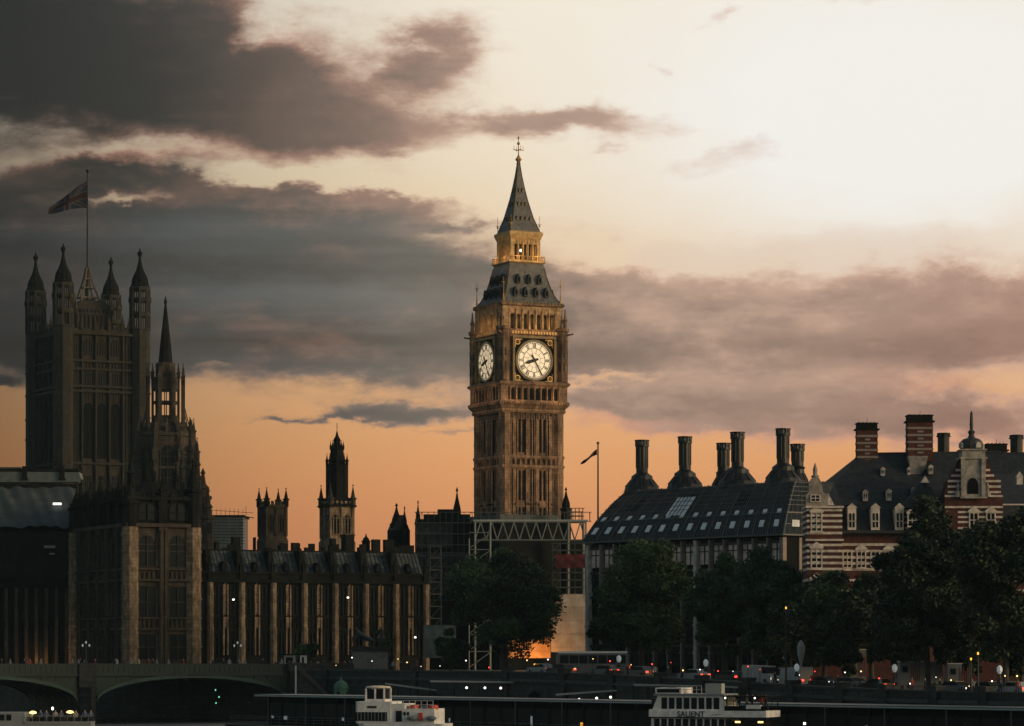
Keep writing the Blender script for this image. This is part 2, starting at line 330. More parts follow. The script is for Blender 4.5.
# ================= clock tower
def rel(py, s, g=7.4): return EYE-g+(HY-py)/s
Yb = 570; sb = F/Yb
bb = thing('clock_tower', 'tall floodlit sandstone clock tower with white dials and a pointed iron spire', 'tower', (wx(518.5, Yb), Yb, 7.4), R(25.5))
z = lambda py: rel(py, F/(564+6*max(0,min(1,(305-py)/45))))
M_bst = mat('tower_sandstone', (.225,.138,.082), .9, .65, .45, fine=.45, streak=.45, bump=.5, block=(1.,.55,.42))
m = MB(); m.box(-5.55,5.55,-5.55,5.55,0,z(406)); m.done('shaft', M_bst, bb)
panel = MB(); course = MB(); corn = MB(); arc = MB(); arcv = MB(); para = MB(); parav = MB()
for k in range(4):
    Rk = rz(k*math.pi/2); slot = MB(); arc = MB(); arcv = MB()
    for B in (panel, slot, course, arc, arcv): B.M = Rk
    for zz0, zz1 in ((6, z(505)), (z(503), z(468)), (z(455), z(416))):
        for u in (-3.55, -.98, .98, 3.55):
            panel.box(u-.32, u+.32, -5.78, -5.552, zz0, zz1)
        for u in (-2.9, 0, 2.9): panel.box(u-.12, u+.12, -5.70, -5.553, zz0, zz1)
        for u in (-4.1,-.5,.5,4.1): panel.box(u-.07, u+.07, -5.68, -5.554, zz0, zz1)
        nn = max(1, round((zz1-zz0)/4.6))
        for i in range(nn):
            a = zz0+(zz1-zz0)*i/nn; b = zz0+(zz1-zz0)*(i+1)/nn
            for c0 in (-2.42, -1.68, 1.68, 2.42): slot.slab(arch(c0, a+.5, b-.35, .40, 3), -5.6, -5.556)
            for c0 in (-3.1, 3.1): slot.slab(arch(c0, a+1.2, b-.9, .3, 3), -5.6, -5.557)
            panel.box(-3.25,3.25,-5.66,-5.558,b-.25,b)
    for u in range(9):
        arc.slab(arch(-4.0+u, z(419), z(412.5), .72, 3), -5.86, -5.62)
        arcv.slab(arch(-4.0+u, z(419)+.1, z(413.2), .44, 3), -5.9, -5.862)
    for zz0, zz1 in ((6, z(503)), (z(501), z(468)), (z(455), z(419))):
        for u in (-4.35,-3.92,-3.22,-1.33,-.74,-.25,.25,.74,1.33,3.22,3.92,4.35): slot.box(u-.075,u+.075,-5.69,-5.5535,zz0,zz1)  # dark strips painting the shade between the ribs, not openings
    slot.done('slits_and_shade', M_void, bb); arc.done('corbel_arches', M_bst, bb); arcv.done('corbel_shadow_panels', M_dlime, bb)
for py, w, h in ((466.5,6.15,.35),(457,6.15,.35),(411,6.3,.4)):
    course.M = Matrix.Identity(4); course.sq([(w-.15, z(py)-.3),(w, z(py)),(w, z(py)+h*.6),(w-.2, z(py)+h)])
for k in range(4):                                                     # blind panels between the two courses
    course.M = rz(k*math.pi/2)
    for u in range(12): course.box(-5.6+u*1., -5.3+u*1., -6.0, -5.552, z(466)+.3, z(458)+.1)
panel.done('panelling', M_bst, bb); course.done('string_course', M_bst, bb)
for a, b in ((-1,-1),(1,-1),(1,1),(-1,1)):
    m = MB(); m.lathe([(.98,0),(.98,z(406))], 8, (a*5.2, b*5.2), R(22.5), True)
    for zz in range(4, int(z(412)), 3): m.lathe([(1.03,zz),(1.03,zz+.22)], 8, (a*5.2, b*5.2), R(22.5), True)
    m.done('corner_pier', M_bst, bb)
# cornice under the gallery, gallery with small openings, clock stage
m = MB(); m.sq([(5.9,z(411)),(6.3,z(408)),(6.75,z(405)),(6.85,z(402)),(6.5,z(400.5)),(6.5,z(386)),(6.9,z(384.5)),(6.9,z(382.5)),(6.45,z(381))]); m.done('gallery', M_bst, bb)
for k in range(4):
    m = MB(); mv = MB(); m.M = mv.M = rz(k*math.pi/2)
    for u in range(8):
        c0 = -4.2+u*1.2
        mv.slab(arch(c0, z(400), z(388), .62, 3), -6.56, -6.5); m.box(c0-.72, c0-.48, -6.78, -6.502, z(400), z(387))
    m.box(4.68,4.92,-6.78,-6.502,z(400),z(387))
    for u in range(26): m.box(-6.4+u*.5, -6.15+u*.5, -6.98,-6.75, z(404.5), z(402.5))
    m.done('gallery_mullions', M_bst, bb); mv.done('gallery_openings', M_void, bb)
m = MB(); m.box(-6.1,6.1,-6.1,6.1,z(381),z(331)); m.done('clock_stage', M_bst, bb)
for a, b in ((-1,-1),(1,-1),(1,1),(-1,1)):
    m = MB(); m.lathe([(1.02,z(381)),(1.02,z(331)),(1.2,z(330)),(1.2,z(327)),(.5,z(326))], 8, (a*5.75,b*5.75), R(22.5), True)
    for py in (372,361,350,340): m.lathe([(1.1,z(py)),(1.1,z(py)+.25)], 8, (a*5.75,b*5.75), R(22.5), True)
    m.lathe([(.42,z(328)),(.36,z(320)),(.55,z(319)),(.3,z(317)),(.12,z(310)),(.2,z(309.5)),(.03,z(307))], 6, (a*6.2,b*6.2)); m.tube((a*6.2,b*6.2,z(324)),(a*5.7,b*5.7,z(319)),.1,4)
    m.cur = 1
    for py in (366,352):
        for q in range(8):
            an = R(45)*q; cx, cy = a*5.75+1.03*math.cos(an), b*5.75+1.03*math.sin(an)
            m.M = Matrix.Translation((cx,cy,0)) @ rz(an); m.box(-.03,.03,-.2,.2,z(py)-.8,z(py)+.7); m.M = Matrix.Identity(4)
    m.done('pinnacle', [M_bst, M_dlime], bb)
    m = MB(); zt = z(334)
    m.tube((a*6.2,b*6.2,zt),(a*7.15,b*7.15,zt+.2),.22,6,.12); m.ball((a*7.2,b*7.2,zt+.22),.2); m.done('gargoyle', M_bst, bb)
M_dial = mat('lit_opal_dial', (.8,.76,.66), .5, .06, .6, emit=lin((250,218,172)), es=.55)
cz = z(360.2)
def roman(B, txt, a, r0, r1, y):
    w = {'I': .17, 'V': .34, 'X': .38}; tot = sum(w[c] for c in txt); x = -tot/2
    B.M = FM @ Matrix.Rotation(a, 4, 'Y')
    for c in txt:
        k = w[c]; x0, x1 = x+.02, x+k-.02; t = .06
        if c == 'I': B.box((x0+x1)/2-t, (x0+x1)/2+t, y, y+.03, r0, r1)
        if c in 'X': B.slab([(x0,r1),(x0+2*t,r1),(x1,r0),(x1-2*t,r0)], y, y+.03); B.slab([(x0,r0),(x0+t,r0),(x1,r1),(x1-t,r1)], y+.004, y+.034)
        if c in 'V': B.slab([(x0,r1),(x0+2*t,r1),((x0+x1)/2+t,r0),((x0+x1)/2-t,r0)], y, y+.03); B.slab([(x1-t,r1),(x1,r1),((x0+x1)/2+t/2,r0),((x0+x1)/2-t/2,r0)], y+.004, y+.034)
        x += k
def ring(B, r0, r1, y0, y1, n=48):
    vs = []; 
    for r in (r0, r1):
        for yy in (y0, y1):
            vs += [(r*math.sin(2*math.pi*i/n), yy, r*math.cos(2*math.pi*i/n)) for i in range(n)]
    fs = []
    for i in range(n):
        q = (i+1) % n; fs += [(i,q,2*n+q,2*n+i),(n+i,3*n+i,3*n+q,n+q),(i,n+i,n+q,q),(2*n+i,2*n+q,3*n+q,3*n+i)]
    B.add(vs, fs)
for k in range(4):
    FM = rz(k*math.pi/2) @ Matrix.Translation((0,-6.1,cz))
    m = MB(); m.M = FM; m.slab([(3.42*math.sin(2*math.pi*i/48), 3.42*math.cos(2*math.pi*i/48)) for i in range(48)], -.30, -.2)
    dial = m.done('clock_dial', M_dial, bb)
    m = MB(); m.M = FM
    for x0,x1,z0,z1 in ((-4.25,4.25,3.85,4.25),(-4.25,4.25,-4.25,-3.85),(-4.25,-3.85,-3.848,3.848),(3.85,4.25,-3.848,3.848)): m.box(x0,x1,-.52,-.02,z0,z1)
    ring(m, 3.36, 3.66, -.44, -.1)
    m.done('dial_frame', M_brass, dial)
    m = MB(); m.M = FM; m.box(-3.85,3.85,-.16,-.02,-3.85,3.85); m.cur = 1
    for a, b in ((-1,-1),(1,-1),(1,1),(-1,1)):
        m.M = FM @ Matrix.Translation((a*3.18,0,b*3.18)); ring(m, .34, .52, -.24, -.161, 14); m.ball((0,-.2,0), .16, 6)
        m.slab([(-a*.9,b*.55),(a*.55,b*.55),(a*.55,-b*.9),(a*.4,-b*.9),(a*.4,b*.4),(-a*.9,b*.4)], -.2,-.162)
    m.done('dial_spandrels', [M_dark, M_gold], dial)
    m = MB(); m.M = FM
    ring(m, 3.20, 3.32, -.335, -.301); ring(m, 2.96, 3.03, -.333, -.301); ring(m, 2.08, 2.18, -.334, -.301); ring(m, 1.2, 1.24, -.333, -.301, 32)
    for q in range(60):
        m.M = FM @ Matrix.Rotation(2*math.pi*q/60, 4, 'Y'); m.box(-.03,.03,-.332,-.302,3.02,3.22)
    for q in range(12):
        m.M = FM @ Matrix.Rotation(2*math.pi*(q+.5)/12, 4, 'Y'); m.box(-.03,.03,-.331,-.302,1.24,2.12)
    for q, tx in enumerate(('XII','I','II','III','IV','V','VI','VII','VIII','IX','X','XI')): roman(m, tx, 2*math.pi*q/12, 2.22, 2.94, -.34)
    m.done('dial_numerals', M_iron, dial)
    m = MB(); m.M = FM @ Matrix.Rotation(R(252.5), 4, 'Y'); m.slab([(-.2,-.8),(.2,-.8),(.24,0),(.34,1.2),(0,2.1),(-.34,1.2),(-.24,0)], -.44, -.38); m.done('hour_hand', M_iron, dial)
    m = MB(); m.M = FM @ Matrix.Rotation(R(150), 4, 'Y'); m.slab([(-.2,-1.1),(.2,-1.1),(.13,0),(.1,3.1),(-.1,3.1),(-.13,0)], -.52, -.46); m.M = FM; m.slab([(.34*math.sin(i*.5236),.34*math.cos(i*.5236)) for i in range(12)], -.54, -.37); m.done('minute_hand', M_iron, dial)
for k in range(4):                                                       # floodlights standing on the gallery ledge and lower course
    for u in (-3.4,3.4): v = rz(k*math.pi/2) @ Vector((u,-8.2,z(398))); light('P', bb, v, 85, (1,.62,.30), .5)
    for u in (-3.,3.): v = rz(k*math.pi/2) @ Vector((u,-9.6,z(470))); light('P', bb, v, 60, (1,.62,.34), .6)
# frieze and cornice over the dials
m = MB(); m.sq([(6.1,z(335)),(6.35,z(334.5)),(6.35,z(331)),(6.1,z(330.5)),(6.1,z(329.5)),(5.4,z(329)),(5.4,z(328.5))]); m.done('upper_cornice', M_bst, bb)
m = MB()
for k in range(4):
    m.M = rz(k*math.pi/2)
    for u in range(16): m.box(-4.3+u*.56,-4.3+u*.56+.3,-6.42,-6.352,z(334),z(331.5))
    m.box(-4.4,4.4,-6.16,-6.102,z(337.5),z(336.2))
m.done('gilded_frieze', M_gold, bb)
# belfry
m = MB(); m.box(-4.4,4.4,-4.4,4.4,z(329),z(306)); m.done('belfry_core', M_dlime, bb)
m = MB(); m.cur = 0
for k in range(4):
    m.M = rz(k*math.pi/2)
    for u in range(8):
        c0 = -4.55+u*1.3; m.box(c0-.22,c0+.22,-5.75,-5.2,z(329),z(312)); m.box(c0-.1,c0+.1,-5.9,-5.752,z(329),z(309))
    m.box(-4.8,4.8,-5.72,-5.25,z(313),z(306)); m.box(-4.8,4.8,-5.8,-5.722,z(309.5),z(308.5))
    for u in range(7):
        c0 = -3.9+u*1.3; m.slab([(c0-.43,z(312.9)),(c0-.43,z(314.8)),(c0,z(313.2)),(c0+.43,z(314.8)),(c0+.43,z(312.9))], -5.6,-5.3)
for a, b in ((-1,-1),(1,-1),(1,1),(-1,1)): m.M = Matrix.Identity(4); m.box(a*5.3-.55,a*5.3+.55,b*5.3-.55,b*5.3+.55,z(329),z(306))
m.done('belfry_arcade', mat('warm_limestone', (.40,.26,.14), .85, .3, .8, fine=.3), bb)
for k in range(4):
    for u in (-2.6,0,2.6):
        v = rz(k*math.pi/2) @ Vector((u,-6.9,z(326.5))); light('P', bb, v, 48, (1,.60,.26), .5)
        v = rz(k*math.pi/2) @ Vector((u,-4.9,z(320))); light('P', bb, v, 13, (1,.70,.22), .35)
# lower roof
zr = lambda py: z(py)
m = MB(); m.sq([(5.8,z(306.2)),(6.15,z(305)),(6.15,z(303.5)),(5.95,z(302.6))]); m.done('roof_cornice', M_bst, bb)
m = MB(); m.sq([(5.75,z(302.6)),(5.1,z(298)),(4.6,z(292.5)),(4.15,z(285)),(3.75,z(277)),(3.4,z(268)),(3.3,z(265))]); m.done('belfry_roof', M_brf, bb)
def roofw(py):
    P = [(302.6,5.75),(298,5.1),(292.5,4.6),(285,4.15),(277,3.75),(268,3.4),(265,3.3)]
    for (a, wa), (b, wb) in zip(P, P[1:]):
        if b <= py <= a: return wa+(wb-wa)*(a-py)/(a-b)
for k in range(4):
    for py, us in ((295.5,(-3,-1.05,1.05,3)),(283,(-2.1,0,2.1))):
        for u in us:
            w = roofw(py); m = MB(); m.M = rz(k*math.pi/2)
            m.slab([(u-.36,z(py)-.2),(u+.36,z(py)-.2),(u+.36,z(py)+.75),(u,z(py)+1.5),(u-.36,z(py)+.75)], -w-.5, -w+.9)
            m.cur = 1; m.slab(arch(u, z(py)+.05, z(py)+.95, .42, 3), -w-.53, -w-.503); m.done('dormer', [M_slate, M_void], bb)
m = MB()
for k in range(4):
    m.M = rz(k*math.pi/2+math.pi/4)
    P = [(302.6,5.75),(298,5.1),(292.5,4.6),(285,4.15),(277,3.75),(268,3.4)]
    for (a, wa), (b, wb) in zip(P, P[1:]): m.tube((0,-wa*1.4142,z(a)),(0,-wb*1.4142,z(b)),.12,4)
    m.M = rz(k*math.pi/2)
    for u in range(18): m.box(-5.9+u*.68,-5.6+u*.68,-6.2,-6.0,z(303.5),z(302))
m.done('roof_cresting', M_brass, bb)
for w, pa, pb in ((5.75,303,280),(3.1,264,217)):
    for a, b in ((-1,-1),(1,-1),(1,1),(-1,1)):
        m = MB(); ww = w-.15 if w > 5 else w-.3; m.tube((a*ww,b*ww,z(pa)-.5),(a*ww,b*ww,z(pb)),.09 if w > 5 else .06,5,.04)
        zz = z(pb+6) if w > 5 else z(pb+10); m.ball((a*ww,b*ww,zz),.2); m.tube((a*ww-.4,b*ww,zz+.3),(a*ww+.4,b*ww,zz+.3),.05)
        m.tube((a*ww,b*ww,z(pa)-.5),(a*ww,b*ww,z(pa)+1.6),.2,6,.1); m.done('corner_finial', M_gold, bb)
# lantern
M_lan = mat('lantern_gilding', (.60,.38,.15), .7, .3, 1., fine=.2)
m = MB(); m.sq([(3.3,z(265.2)),(3.65,z(264)),(3.65,z(262.5)),(2.9,z(262)),(2.9,z(261.5))]); 
m.sq([(2.75,z(242)),(3.0,z(240.5)),(3.15,z(238)),(3.3,z(236)),(3.3,z(234)),(3.0,z(233))])
for k in range(4):
    m.M = rz(k*math.pi/2)
    for u in range(6):
        c0 = -2.35+u*.94; m.box(c0-.17,c0+.17,-2.85,-2.5,z(262),z(244)); m.box(c0-.08,c0+.08,-2.95,-2.852,z(262),z(242))
    m.box(-2.5,2.5,-2.8,-2.5,z(246),z(241))
    for u in range(9): m.box(-2.3+u*.55,-2.1+u*.55,-2.9,-2.802,z(246),z(241.5))
    m.box(-3.5,3.5,-3.5,-3.35,z(258.5),z(258))
    for u in range(15): m.box(-3.5+u*.5,-3.42+u*.5,-3.5,-3.4,z(262.5),z(258.5))
for a, b in ((-1,-1),(1,-1),(1,1),(-1,1)): m.M = Matrix.Identity(4); m.box(a*2.62-.3,a*2.62+.3,b*2.62-.3,b*2.62+.3,z(262),z(241))
m.done('lantern', M_lan, bb)
m = MB(); m.box(-1.6,1.6,-1.6,1.6,z(262),z(241)); m.done('lantern_core', M_dlime, bb)
m = MB(); v = rz(0) @ Vector((-.6,-2.2,z(252))); m.ball(tuple(v), .26, 8); m.done('beacon_lamp', L_white, bb)
for k in range(4):
    for u in (-1.9,1.9): v = rz(k*math.pi/2) @ Vector((u,-4.1,z(259))); light('P', bb, v, 44, (1,.62,.30), .45)
    v = rz(k*math.pi/2) @ Vector((0,-2.15,z(252))); light('P', bb, v, 5, (1,.65,.3), .3)
SPR = [(233,2.85),(226,2.45),(219,2.0),(210,1.62),(200,1.2),(188,.8),(176,.46),(166,.24),(160,.16)]
m = MB(); m.sq([(w, z(p)) for p, w in SPR]); m.done('spire', M_brf, bb)
m = MB()
for k in range(4):
    m.M = rz(k*math.pi/2+math.pi/4)
    for (a, wa), (b, wb) in zip(SPR, SPR[1:]): m.tube((0,-wa*1.4142,z(a)),(0,-wb*1.4142,z(b)),.08,4)
    m.M = rz(k*math.pi/2)
    for py, us in ((221,(-1.3,-.45,.45,1.3)),(206,(-.7,0,.7)),(192,(-.3,.3))):
        for i in range(len(SPR)-1):
            if SPR[i+1][0] <= py <= SPR[i][0]: f = (SPR[i][0]-py)/(SPR[i][0]-SPR[i+1][0]); w = SPR[i][1]+(SPR[i+1][1]-SPR[i][1])*f
        for u in us: m.slab([(u-.2,z(py)-.1),(u+.2,z(py)-.1),(u,z(py)+.6)], -w-.22, -w+.3)
m.done('spire_lucarnes', M_brass, bb)
m = MB(); m.M = rz(0); m.lathe([(.2,z(162)),(.5,z(160.5)),(.62,z(159.5)),(.3,z(157)),(.12,z(155)),(.09,z(145)),(.05,z(136))], 8)
m.tube((-.9,0,z(150)),(.9,0,z(150)),.06); m.tube((0,-.9,z(150)),(0,.9,z(150)),.06)
for a in (0, 90, 180, 270):
    q = Vector((.9*math.cos(R(a)), .9*math.sin(R(a)), z(150))); m.ball(tuple(q), .13, 6); m.tube(q, q+Vector((0,0,.7)), .04)
m.ball((0,0,z(143.5)),.3,8); m.ball((0,0,z(138)),.2,8); m.done('finial', M_gold, bb)
o = thing('netting', 'dark netting wrapped round the clock tower foot behind the gantry', 'netting', (wx(518.5, Yb), Yb, 7.4), R(25.5))
m = MB(); m.sq([(6.95,0),(6.95,z(523)),(6.9,z(522))]); m.done('dark_mesh', M_dark, o)
m = MB(); m.sq([(6.98,z(521)),(7.0,z(515)),(6.9,z(515))]); m.done('net_hem', mat('pale_netting', (.10,.11,.10), .9, .4, 2.), o)
o = thing('background_building', 'dark block behind the open scaffold right of the clock tower', 'building', (wx(562,590), 590, 7.4))
m = MB(); m.box(0,8,0,10,0,rel(542,F/590)); m.done('wall', M_dark, o); m = MB(); m.box(-.2,8.2,-.2,10.2,rel(542,F/590)+.002,rel(541,F/590)+.3); m.done('roof', M_slate, o)
# soft uplighting of the shaft from the roofs at its foot, as seen on the stone
# ================= scaffold and gantry round the foot of the clock tower
def truss_tubes(B, x0, x1, y, z0, z1, n, r=.09):
    B.tube((x0,y,z0),(x1,y,z0),r); B.tube((x0,y,z1),(x1,y,z1),r); p = (x1-x0)/n
    for i in range(n):
        a = x0+i*p; B.tube((a,y,z0),(a+p/2,y,z1),r*.8); B.tube((a+p/2,y,z1),(a+p,y,z0),r*.8)
Yg = 545; sg = F/Yg; zg = lambda py: rel(py, sg)
g = thing('gantry', 'pale steel truss gantry with zigzag bracing across the clock tower foot', 'gantry', (wx(475,Yg), Yg, 7.4))
m = MB(); w = (586-475)/sg
truss_tubes(m, 0, w, 0, zg(540), zg(522), 10, .13); truss_tubes(m, 0, w, 3, zg(540), zg(522), 10, .1)
m.tube((w,0,zg(540)),(w,0,zg(522)),.15); m.done('truss', M_steel, g)
m = MB(); m.box(-.3,w+.3,.1,2.9,zg(522)+.15,zg(521)+.25); m.done('deck', M_conc, g)
for x in (0, 2.6, w-3, w-.4):
    m = MB()
    for yy in (0,3): m.tube((x,yy,0),(x,yy,zg(522)),.2)
    for i in range(6): m.tube((x,0,i*3.6),(x,3,(i+1)*3.6),.1)
    m.done('leg', M_steel, g)
m = MB()
for i in range(8): m.tube((-1,-.2,i*2.9+.5),(2.8,-.2,i*2.9+3.2),.09); m.tube((-1,-.2,i*2.9+3.2),(2.8,-.2,i*2.9+3.2),.09)
m.tube((-1,-.2,0),(-1,-.2,22.5),.12); m.done('bracing', M_steel, g)
def scaffold(name, label, x0, x1, Y, d, pyb, pyt, nx, nzl, depth_rows=2, net=None, rot=0):
    s = F/Y; t = thing(name, label, 'scaffold', (wx(x0, Y), Y, 7.4), rot); W_ = (x1-x0)/s; H0 = max(0, rel(pyb, s)); H = rel(pyt, s)
    m = MB()
    for j in range(depth_rows):
        yy = d*j/(max(1,depth_rows-1))
        for i in range(nx+1): m.tube((W_*i/nx,yy,H0),(W_*i/nx,yy,H),.06,4)
        for q in range(nzl+1): m.tube((-.3,yy,H0+(H-H0)*q/nzl),(W_+.3,yy,H0+(H-H0)*q/nzl),.05,4)
    for q in range(nzl+1):
        for i in range(nx+1): m.tube((W_*i/nx,0,H0+(H-H0)*q/nzl),(W_*i/nx,d,H0+(H-H0)*q/nzl),.05,4)
    for q in range(nzl): m.tube((0,-.05,H0+(H-H0)*q/nzl),(W_/nx,-.05,H0+(H-H0)*(q+1)/nzl),.05,4)
    m.done('poles', M_scaf, t); m = MB()
    for q in range(1, nzl): m.box(0,W_,.1,d-.1,H0+(H-H0)*q/nzl+.06,H0+(H-H0)*q/nzl+.12)
    m.done('boards', mat('scaffold_board', (.2,.17,.12), .9, .3, 1.), t); return t
scaffold('scaffold', 'grey tube scaffold deck round the clock tower just above the gantry', 472, 590, 549, 3, 521, 512, 14, 1)
scaffold('scaffold', 'small open scaffold with railings at the right foot of the clock tower', 568, 583, 556, 3, 520, 508, 4, 3)
scaffold('scaffold', 'tall scaffold tower behind the red banner beside the dark glass building', 553, 590, 530, 3, 595, 543, 5, 7)
scaffold('scaffold', 'slim lattice scaffold tower rising at the right end of the palace wing', 430, 441, 532, 2, 655, 546, 1, 9)
def sheet(name, label, cat, px0, px1, py0, py1, Y, ms, th=.12, parent=None):
    s = F/Y; m = MB(); nx, nz = 12, 12; w = (px1-px0)/s; h = (py1-py0)/s; vs = []
    for yy in (0, th):
        for j in range(nz+1):
            for i in range(nx+1): vs.append((w*i/nx, yy+.05*math.sin(i*1.3+j*.6), -h*(1-j/nz)))
    q = (nx+1)*(nz+1); fs = []
    for j in range(nz):
        for i in range(nx):
            a = j*(nx+1)+i; fs += [(a,a+1,a+nx+2,a+nx+1),(q+a,q+a+nx+1,q+a+nx+2,q+a+1)]
    for i in range(nx): fs += [(i,q+i,q+i+1,i+1),(nz*(nx+1)+i,nz*(nx+1)+i+1,q+nz*(nx+1)+i+1,q+nz*(nx+1)+i)]
    for j in range(nz): a = j*(nx+1); b = a+nx; fs += [(a,a+nx+1,q+a+nx+1,q+a),(b,q+b,q+b+nx+1,b+nx+1)]
    m.add(vs, fs); o = m.done(name, ms, parent); o.location = (wx(px0,Y), Y, wz(py0,Y)); return tag(o, label, cat)
sheet('banner', 'dark red banner sheet tied across the scaffold beside the clock tower', 'banner', 556, 589, 554, 568, 528, mat('red_netting', (.085,.014,.016), .9, .55, .8, fine=.4, block=(30,1.1,.4)))
sheet('hoarding', 'tall tan hoarding sheet right of the big round tree', 'hoarding', 551, 589, 594, 652, 527, mat('tan_sheeting', (.40,.36,.31), .85, .3, .4, block=(40,2.2,.25)))
sheet('hoarding', 'pale green grey hoarding panel left of the small bushy tree', 'hoarding', 424, 456, 625, 658, 515, mat('sage_board', (.17,.20,.17), .85, .3, .4, block=(40,2.4,.25)))
gl = thing('added_glow_lamp', 'orange lamp added for the glow under the big round tree', 'lamp', (wx(536,522), 522, 7.4))  # added lamp that makes the orange glow behind the tree
m = MB(); m.tube((0,0,0),(0,0,.9),.06); m.done('stand', M_iron, gl); m = MB(); m.box(-.35,.35,-.1,.1,.9,1.2); m.done('lamp_head', L_amber, gl)
light('P', gl, (0,1.5,1.6), 1500, (1,.38,.08), .4)
# boards behind the big tree, coloured ochre and lit by the added lamp
sheet('hoarding', 'low hoarding lit bright orange seen beneath the big round tree', 'hoarding', 508, 550.5, 622, 658, 528, mat('ochre_board', (.50,.32,.17), .85, .3, .4, block=(40,2.4,.25)))
M_globe0 = mat('pale_fitting', (.25,.28,.28), .5, .1, 1.)
# ================= Gothic facade kit
def gbay(W_, B, S, x0, x1, y, zs, lights=2, parts=None, tracery=True):
    """windows of one bay: W_ is the thing; each window becomes a part"""
    for z0, z1, arched in zs:
        m = MB(); m.M = B.copy(); cx = (x0+x1)/2; w = x1-x0
        po = arch(cx, z0, z1, w) if arched else [(x0,z0),(x1,z0),(x1,z1),(x0,z1)]
        m.cur = 0; m.slab(po, y-.06, y-.02)
        m.cur = 1
        for i in range(lights+1):
            u = x0+w*i/lights; r = .09 if i in (0, lights) else .06
            m.box(u-r, u+r, y-.3, y-.062, z0, z1-(w*.35 if arched and i in (0, lights) else .05))
        nz_ = max(1, round((z1-z0)/2.6))
        for j in range(nz_+1):
            zz = z0+(z1-z0)*j/nz_; zz = min(zz, z1-(w*.5 if arched else 0)); m.box(x0, x1, y-.24, y-.063, zz-.07, zz+.07)
        m.done('window', [M_glass, S], W_)
def pinn(B, x, y, z0, h, r, n=4):
    B.lathe([(r,z0),(r,z0+h*.35),(r*1.35,z0+h*.36),(r*1.35,z0+h*.42),(r*.8,z0+h*.44),(r*.06,z0+h*.94),(r*.35,z0+h*.95),(r*.35,z0+h*.97),(r*.03,z0+h)], n, (x,y), R(45) if n == 4 else R(22.5), True)
# ================= palace: corner pavilion and north wing share one bearing
PC = (-62.6, 520.)
def prel(py): return rel(py, F/522)
z = prel
pv = thing('corner_pavilion', 'lofty palace corner pavilion of stone with ribbed corner turrets and two tall windows per floor', 'palace', (PC[0], PC[1], 7.4), TH)
W1, L1 = 12.1, 29.
m = MB(); m.box(.4,W1-.4,.4,L1,0,z(527)); m.done('wall', M_dlime, pv)
pier = MB(); crs = MB(); rib = MB(); dk = MB()
FACES = [(Matrix.Identity(4), W1, 2), (Matrix.Translation((0,L1,0)) @ rz(-math.pi/2), L1, 6)]
for FMx, Wd, nb in FACES:
    pier.M = crs.M = rib.M = dk.M = FMx
    pitch = Wd/nb
    for i in range(1, nb):
        rib.box(pitch*i-.75,pitch*i+.75,-.15,.45,0,z(527)); rib.box(pitch*i-.55,pitch*i-.25,-.35,-.152,0,z(530)); rib.box(pitch*i+.25,pitch*i+.55,-.35,-.152,0,z(530)); pinn(dk, pitch*i-1.6, .2, z(502), 2.6, .3); pinn(dk, pitch*i+1.6, .2, z(502), 2.6, .3)
        dk.box(pitch*i-.75,pitch*i+.75,-.16,.44,z(527)+.7,z(500)); pinn(dk, pitch*i, .15, z(500), 4.4, .45)
    for i in range(nb):
        a, b = pitch*i+1.35, pitch*(i+1)-1.35
        if nb == 2: a = pitch*i+(1.9 if i == 0 else 1.1); b = pitch*(i+1)-(1.1 if i == 0 else 1.9)
        gbay(pv, FMx, M_dlime, a, b, .4, [(z(660),z(634),0),(z(618),z(586),0),(z(567),z(535),1)], 2)
        for c in (a-.25, b+.25): rib.box(c-.13,c+.13,.1,.398,0,z(530))
        gbay(pv, FMx, M_dark, a, b, .4, [(z(520),z(503),1)], 2)
    for py, o, h in ((630,.35,.35),(619,.4,.3),(581,.45,.35),(570,.4,.3),(527,.6,.6),(500,.55,.5)):
        (dk if py < 510 else crs).box(-.2,Wd+.2,.4-o-.2,.398,z(py),z(py)+h)
    for i in range(int(Wd/.8)):
        crs.box(.3+i*.8,.3+i*.8+.4,.1,.397,z(579),z(572)); crs.box(.3+i*.8,.3+i*.8+.4,.1,.396,z(628),z(620)); dk.box(.2+i*.8,.2+i*.8+.45,.0,.3,z(500)+.5,z(495))
rib.done('buttress', M_dlime, pv); dk.done('attic_pinnacles', M_dark, pv); crs.done('string_course', M_dlime, pv)
m = MB(); m.box(.5,W1-.5,.5,L1,z(527)+.3,z(499)); m.done('attic', M_dark, pv)
for i, (x, y) in enumerate(((.6,.6),(W1-.6,.6),(.6,L1-.8))):
    m = MB(); m.lathe([(1.25,0),(1.25,z(527))], 8, (x,y), R(22.5), True)
    for py in (648,630,619,600,581,570,552,536): m.lathe([(1.36,z(py)),(1.36,z(py)+.35)], 8, (x,y), R(22.5), True)
    m.done('corner_turret', M_lime, pv); m = MB()
    m.lathe([(1.2,z(527)),(1.2,z(492)),(1.45,z(491)),(1.45,z(488)),(.95,z(487)),(.85,z(480)),(.5,z(474)),(.1,z(462)),(.3,z(461)),(.05,z(457))] if i == 1 else [(1.2,z(527)),(1.15,z(505)),(1.4,z(504)),(1.4,z(501)),(.9,z(500)),(.7,z(494)),(.1,z(484))], 8, (x,y), R(22.5), True)
    m.done('turret_top', M_dark, pv)
m = MB(); m.box(1.2,W1-1.2,1.2,L1-1,z(499)+.01,z(492)); 
for i in range(8): m.box(1.5,2.1,2+i*3.3,2.8+i*3.3,z(492),z(485))
m.sq([(3.6,z(492)),(1.2,z(480)),(.8,z(480))], (W1/2, 5)); m.done('roof', M_dark, pv)
